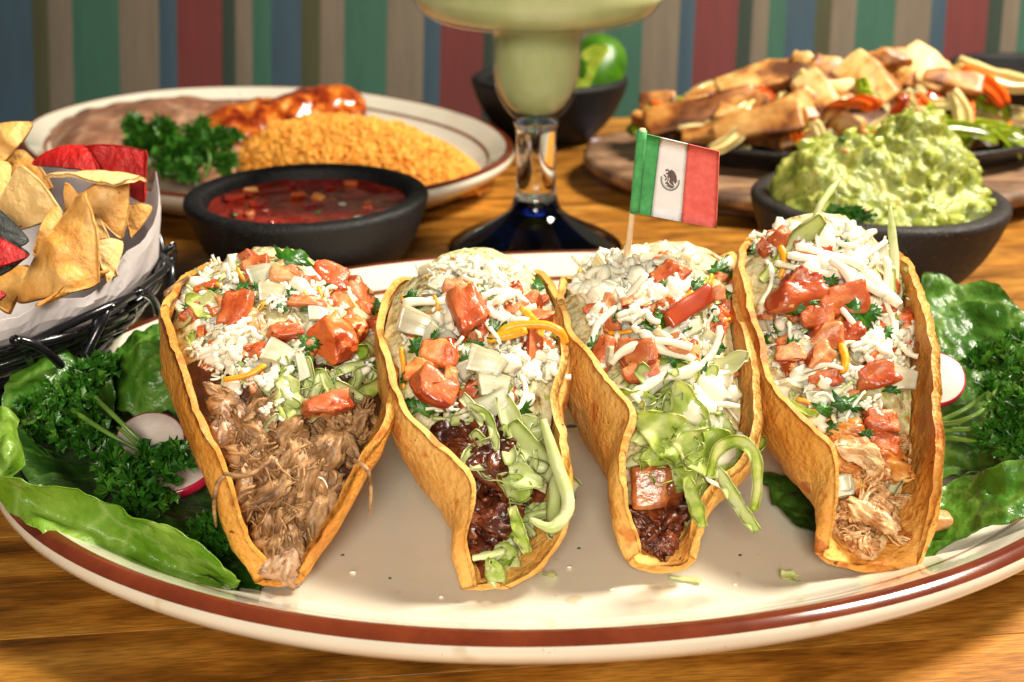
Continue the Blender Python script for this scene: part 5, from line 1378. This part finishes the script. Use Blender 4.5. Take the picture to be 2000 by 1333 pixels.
for i in range(nu):
    u = i/(nu-1)*2-1; r_ = 1.7*(1-abs(u)**4)**.5+.01; c_ = dv*u*ln*.55+Vector((0, 0, -.25+.5*u))
    for k in range(nv):
        a = 2*math.pi*k/nv; q = r_*(1+.24*fbm((u*4, math.cos(a), math.sin(a)), 1, 3, 5)); p = c_+sd*math.cos(a)*q*1.15+upv*math.sin(a)*q; P.append(tuple(p))
en = obj('enchilada', P, gridfaces(nu, nv, wrapv=True), m_ench); en.location = ec*S; tag(en, 'rolled enchilada glazed with orange-red sauce across the back platter', 'enchilada')
parsley('fluffy parsley sprig garnishing the back platter in front of the beans', [(285, 285, 2.9, .8, 60), (350, 300, 2.6, .9, 70), (410, 290, 2.7, .8, 60), (258, 248, 3.7, .5, 34), (325, 262, 3.6, .5, 34), (385, 262, 3.3, .5, 34), (438, 275, 3.0, .5, 34), (310, 330, 2.0, .8, 55), (375, 340, 1.9, .8, 50), (430, 318, 2.0, .6, 40)],
        [[(290, 330, 2), (300, 300, 2.6), (330, 265, 3.6)], [(400, 345, 1.6), (410, 310, 2.5), (395, 270, 3.3)]], group='parsley sprigs used as garnish', size=.8)

# ================================================================== FAJITA SKILLET ON A WOODEN BOARD
m_board = wood_mat('weathered_board', (84, 58, 40), (132, 98, 70), (166, 130, 96), rough=.55, coat=.05)
m_iron = M_('cast_iron', [(.3, (12, 12, 13)), (.7, (26, 26, 28))], scale=2, rough=.32, bump=.5, bscale=9, coat=.2)
SKX, SKY = 17.6, 62.2
def oval(prof, a, b, n=110):
    V = []
    for k in range(n):
        t_ = 2*math.pi*k/n
        for d, z in prof: f = max(.01, 1-d/b); fx = max(.01, 1-d/a); V.append((a*fx*math.cos(t_), b*f*math.sin(t_), z))
    return V, gridfaces(n, len(prof), wrapu=True)
bd = thing('serving_board', 'weathered oval wooden board under the black fajita skillet', 'serving board', (SKX, SKY, 0))
obj('lower_board', *oval([(99, .0), (2.2, .0), (1.6, .08), (1.25, .3), (1.2, .55), (1.35, .68), (99, .68)], 13.6, 10), m_board, bd)
obj('upper_board', *oval([(99, .69), (1.0, .69), (.35, .8), (.0, 1.15), (.05, 1.5), (.35, 1.66), (1.0, 1.72), (99, 1.72)], 13.6, 10), m_board, bd)
sk = obj('skillet', *oval([(99, 1.74), (2.4, 1.74), (1.4, 1.85), (.6, 2.3), (.1, 2.85), (-.05, 3.0), (0, 3.1), (.25, 3.12), (.5, 3.0), (.9, 2.5), (1.7, 2.1), (99, 2.1)], 11.0, 6.9), m_iron); sk.location = Vector((SKX+.8, SKY, 0))*S
tag(sk, 'black oval cast iron skillet heaped with fajita chicken and peppers', 'skillet')
m_gc = M_('grilled_chicken', [(.36, (84, 42, 12)), (.43, (156, 98, 36)), (.5, (204, 156, 86)), (.62, (222, 194, 138))], scale=1.5, detail=6, rough=.45, bump=.5, bscale=4, coat=.12, spec=.4, sss=.3, sssr=.3, speck=((120, 56, 16), 1.0, .62))
m_gcd = M_('browned_chicken', [(.36, (62, 28, 8)), (.44, (126, 70, 22)), (.53, (178, 120, 54)), (.66, (208, 164, 98))], scale=1.5, detail=6, rough=.45, bump=.5, bscale=4, coat=.12, spec=.4, sss=.3, sssr=.3)
m_fbed = M_('dark_fajita_base', [(.3, (46, 22, 8)), (.6, (92, 52, 20)), (.8, (130, 90, 40))], scale=1.5, rough=.4, bump=.8, bscale=4)  # dark brown base that sets the strips on top apart
m_po = M_('orange_pepper', [(.3, (206, 74, 12)), (.7, (228, 110, 22))], scale=.8, rough=.18, coat=.6, sss=.3, sssr=.3, bump=.1)
m_pr = M_('red_pepper', [(.3, (160, 36, 10)), (.7, (196, 62, 16))], scale=.8, rough=.18, coat=.6, sss=.3, sssr=.3, bump=.1)
m_pg = M_('green_pepper', [(.3, (104, 128, 14)), (.7, (150, 168, 40))], scale=.8, rough=.18, coat=.6, sss=.3, sssr=.3, bump=.1)
m_go = M_('grilled_onion', [(.3, (206, 178, 104)), (.6, (224, 208, 150)), (.8, (232, 222, 184))], scale=.7, rough=.2, coat=.5, sss=.5, sssr=.5, bump=.2, stretch=(.4, 2, 2), transl=.15)
fj = thing('fajita_filling', 'grilled chicken strips with peppers and onions piled on the skillet', 'fajitas', (SKX+.8, SKY, 2.1))
def fh(x, y):
    X = x+SKX+.8; zt = float(np.interp(X, [6.6, 7.9, 10.5, 13.5, 17, 20.3, 24, 26.8, 29.5], [2.3, 3.2, 4.0, 4.9, 5.3, 5.6, 4.6, 3.4, 2.4]))-2.1
    return max(0, zt)*(max(0, 1-(abs(y)/5.9)**2))**.7
V = []; nx, ny = 60, 34
for i in range(nx):
    for j in range(ny):
        x = -10.6+21.2*i/(nx-1); y = -5.9+11.8*j/(ny-1); h_ = 5.9*math.sqrt(max(0.01, 1-(x/10.7)**2)); y *= h_/5.9
        V.append((x, y, fh(x, y)+.2*fbm((x, y, 0), .8, 2, 4)))
fb = gridfaces(nx, ny); obj('onion_and_pepper_bed', V, fb, m_fbed, fj)
fbv = BVHTree.FromPolygons([Vector(v)+Vector((SKX+.8, SKY, 2.1)) for v in V], fb)
FK = {'K': ('chicken_strip', lambda k: two_tone('chicken_strip', chunk(1, .42, .34, k+200, cuts=5, bev=.09, amp=.09), m_gc, m_gcd, lambda n: abs(n.y) > .55 or n.x > .8)), 'D': ('chicken_strip', lambda k: two_tone('chicken_strip', chunk(1, .4, .3, k+220, cuts=5, bev=.09, amp=.09), m_gcd, m_gc, lambda n: n.x > .7 or n.y > .8))}
def pep_me(nm, k, mat, wd): return ribbon_me(k, mat, nm, wd=wd, curl=.9, th=.1, ruf=.2)
FK['o'] = ('orange_pepper_strip', lambda k: pep_me('orange_pepper_strip', k+400, m_po, .24)); FK['r'] = ('red_pepper_strip', lambda k: pep_me('red_pepper_strip', k+410, m_pr, .22))
FK['g'] = ('green_pepper_strip', lambda k: pep_me('green_pepper_strip', k+420, m_pg, .22)); FK['n'] = ('onion_strip', lambda k: pep_me('onion_strip', k+430, m_go, .2))
ftc = dict(root=fj, off=Vector((SKX+.8, SKY, 2.1)))
def fput(k, px, py, L_, wf, ang, lift, jit=.15):
    d = ray(px, py).normalized(); h = fbv.ray_cast(CAMP, d)
    if h[0] is None:
        for q in range(1, 40):
            d2 = ray(px, py+q*3).normalized(); h = fbv.ray_cast(CAMP, d2)
            if h[0] is not None: h = (Vector(atY(px, py, h[0].y)), Vector((0, -.4, .9))); break
        else: return
    s_ = L_/ppc(h[0]); nm, f = FK[k]; put(ftc, nm, var('F'+k, 6, f), h[0], h[1] if h[1].z > 0 else -h[1], R(ang), lift, scale=(s_, s_*wf, s_*wf), jitter=jit, face=.5)
rr = random.Random(99)
for q in range(150):
    x = rr.uniform(1225, 2040); top_ = float(np.interp(x, [1220, 1280, 1480, 1720, 1850, 1950, 2040], [260, 225, 165, 140, 180, 215, 240])); y = rr.uniform(top_, 330)
    k = rr.choice('nnDKDog' if x < 1700 else 'nggngorn'); fput(k, x, y, rr.uniform(60, 130), rr.uniform(.7, 1.1), rr.uniform(-40, 40) if k in 'KD' else rr.uniform(-80, 80), rr.uniform(.05, .3), .35)
for ln in '''
K 1485 166 185 .9 22 .7
D 1384 221 240 .7 9 .6
D 1480 242 170 .9 3 .7
K 1551 212 100 1.3 32 .9
K 1602 197 120 1.2 -58 .9
K 1577 131 70 1.4 -30 .6
K 1630 156 110 1.3 -25 .7
K 1694 170 130 1.5 -50 .8
D 1727 119 100 1 8 .6
K 1752 156 70 1.5 -20 .7
K 1806 148 120 1.6 -50 .8
D 1862 160 110 1 -25 .6
D 1285 203 70 1.4 0 .4
D 1325 232 130 1.1 10 .6
D 1400 185 130 .8 20 .5
o 1655 208 110 1.5 100 1.9
o 1445 300 100 1 4 1.3
o 1925 168 110 1 -10 1.3
o 1842 190 120 1.3 -5 1.6
o 1760 130 50 1 20 1.3
r 1401 176 90 1 15 .5
g 1480 312 100 .7 3 .6
g 1934 203 80 2 0 .6
g 1885 258 130 1 18 .7
g 1960 262 130 1 5 .6
g 1800 235 110 1.2 -5 .6
n 1877 236 130 1 60 .9
n 1965 228 150 1 -8 .9
n 1947 152 170 .9 -50 .9
n 1824 208 100 1 0 .8
n 1428 270 110 1 5 .7
n 1232 250 70 1 -60 .6
n 1372 173 100 .6 30 .6
n 1530 133 60 .5 70 .4
n 1300 262 60 1 -50 .6'''.strip().splitlines():
    a = ln.split(); fput(a[0], *[float(v) for v in a[1:]])
os_ = link('onion_slice', mesh('onion_slice', *thick(np.array([[(x, .55*y*(1-.3*x*x), .15*(1-x*x)) for y in np.linspace(-1, 1, 8)] for x in np.linspace(-1.9, 1.9, 16)]), .12), m_go))
os_.location = Vector(atZ(1968, 300, 1.95))*S; os_.rotation_euler = (0, 0, R(14)); tag(os_, 'glossy onion slice fallen on the board in front of the skillet', 'onion slice')

# crumpled napkin beside the lime bowl
m_nap = M_('lilac_white_napkin', [(.3, (176, 160, 176)), (.7, (200, 186, 196))], scale=1, rough=.8, transl=.2)
P = [[(x, y, .5*fbm((x, y, 0), .9, 3, 7)+.3+.35*math.exp(-(y*y))) for y in np.linspace(-1.6, 1.6, 20)] for x in np.linspace(-2.6, 2.6, 30)]
nk = obj('napkin', *thick(np.array(P), .03), m_nap, smooth=False); nk.location = Vector((7.6, 69.6, 0))*S; tag(nk, 'small crumpled lilac-white napkin between lime bowl and serving board', 'napkin')
# fix outward normals on closed glassware
for o in bpy.data.objects:
    if o.type == 'MESH' and o.name.split('.')[0] in ('cup', 'stem', 'foot', 'margarita_drink', 'stone_bowl', 'dish', 'mash', 'refried_beans', 'rice_bed', 'enchilada', 'skillet', 'lower_board', 'upper_board', 'flesh', 'skin', 'wire', 'rib'):
        bm = bmesh.new(); bm.from_mesh(o.data); bmesh.ops.recalc_face_normals(bm, faces=bm.faces); bm.to_mesh(o.data); bm.free()
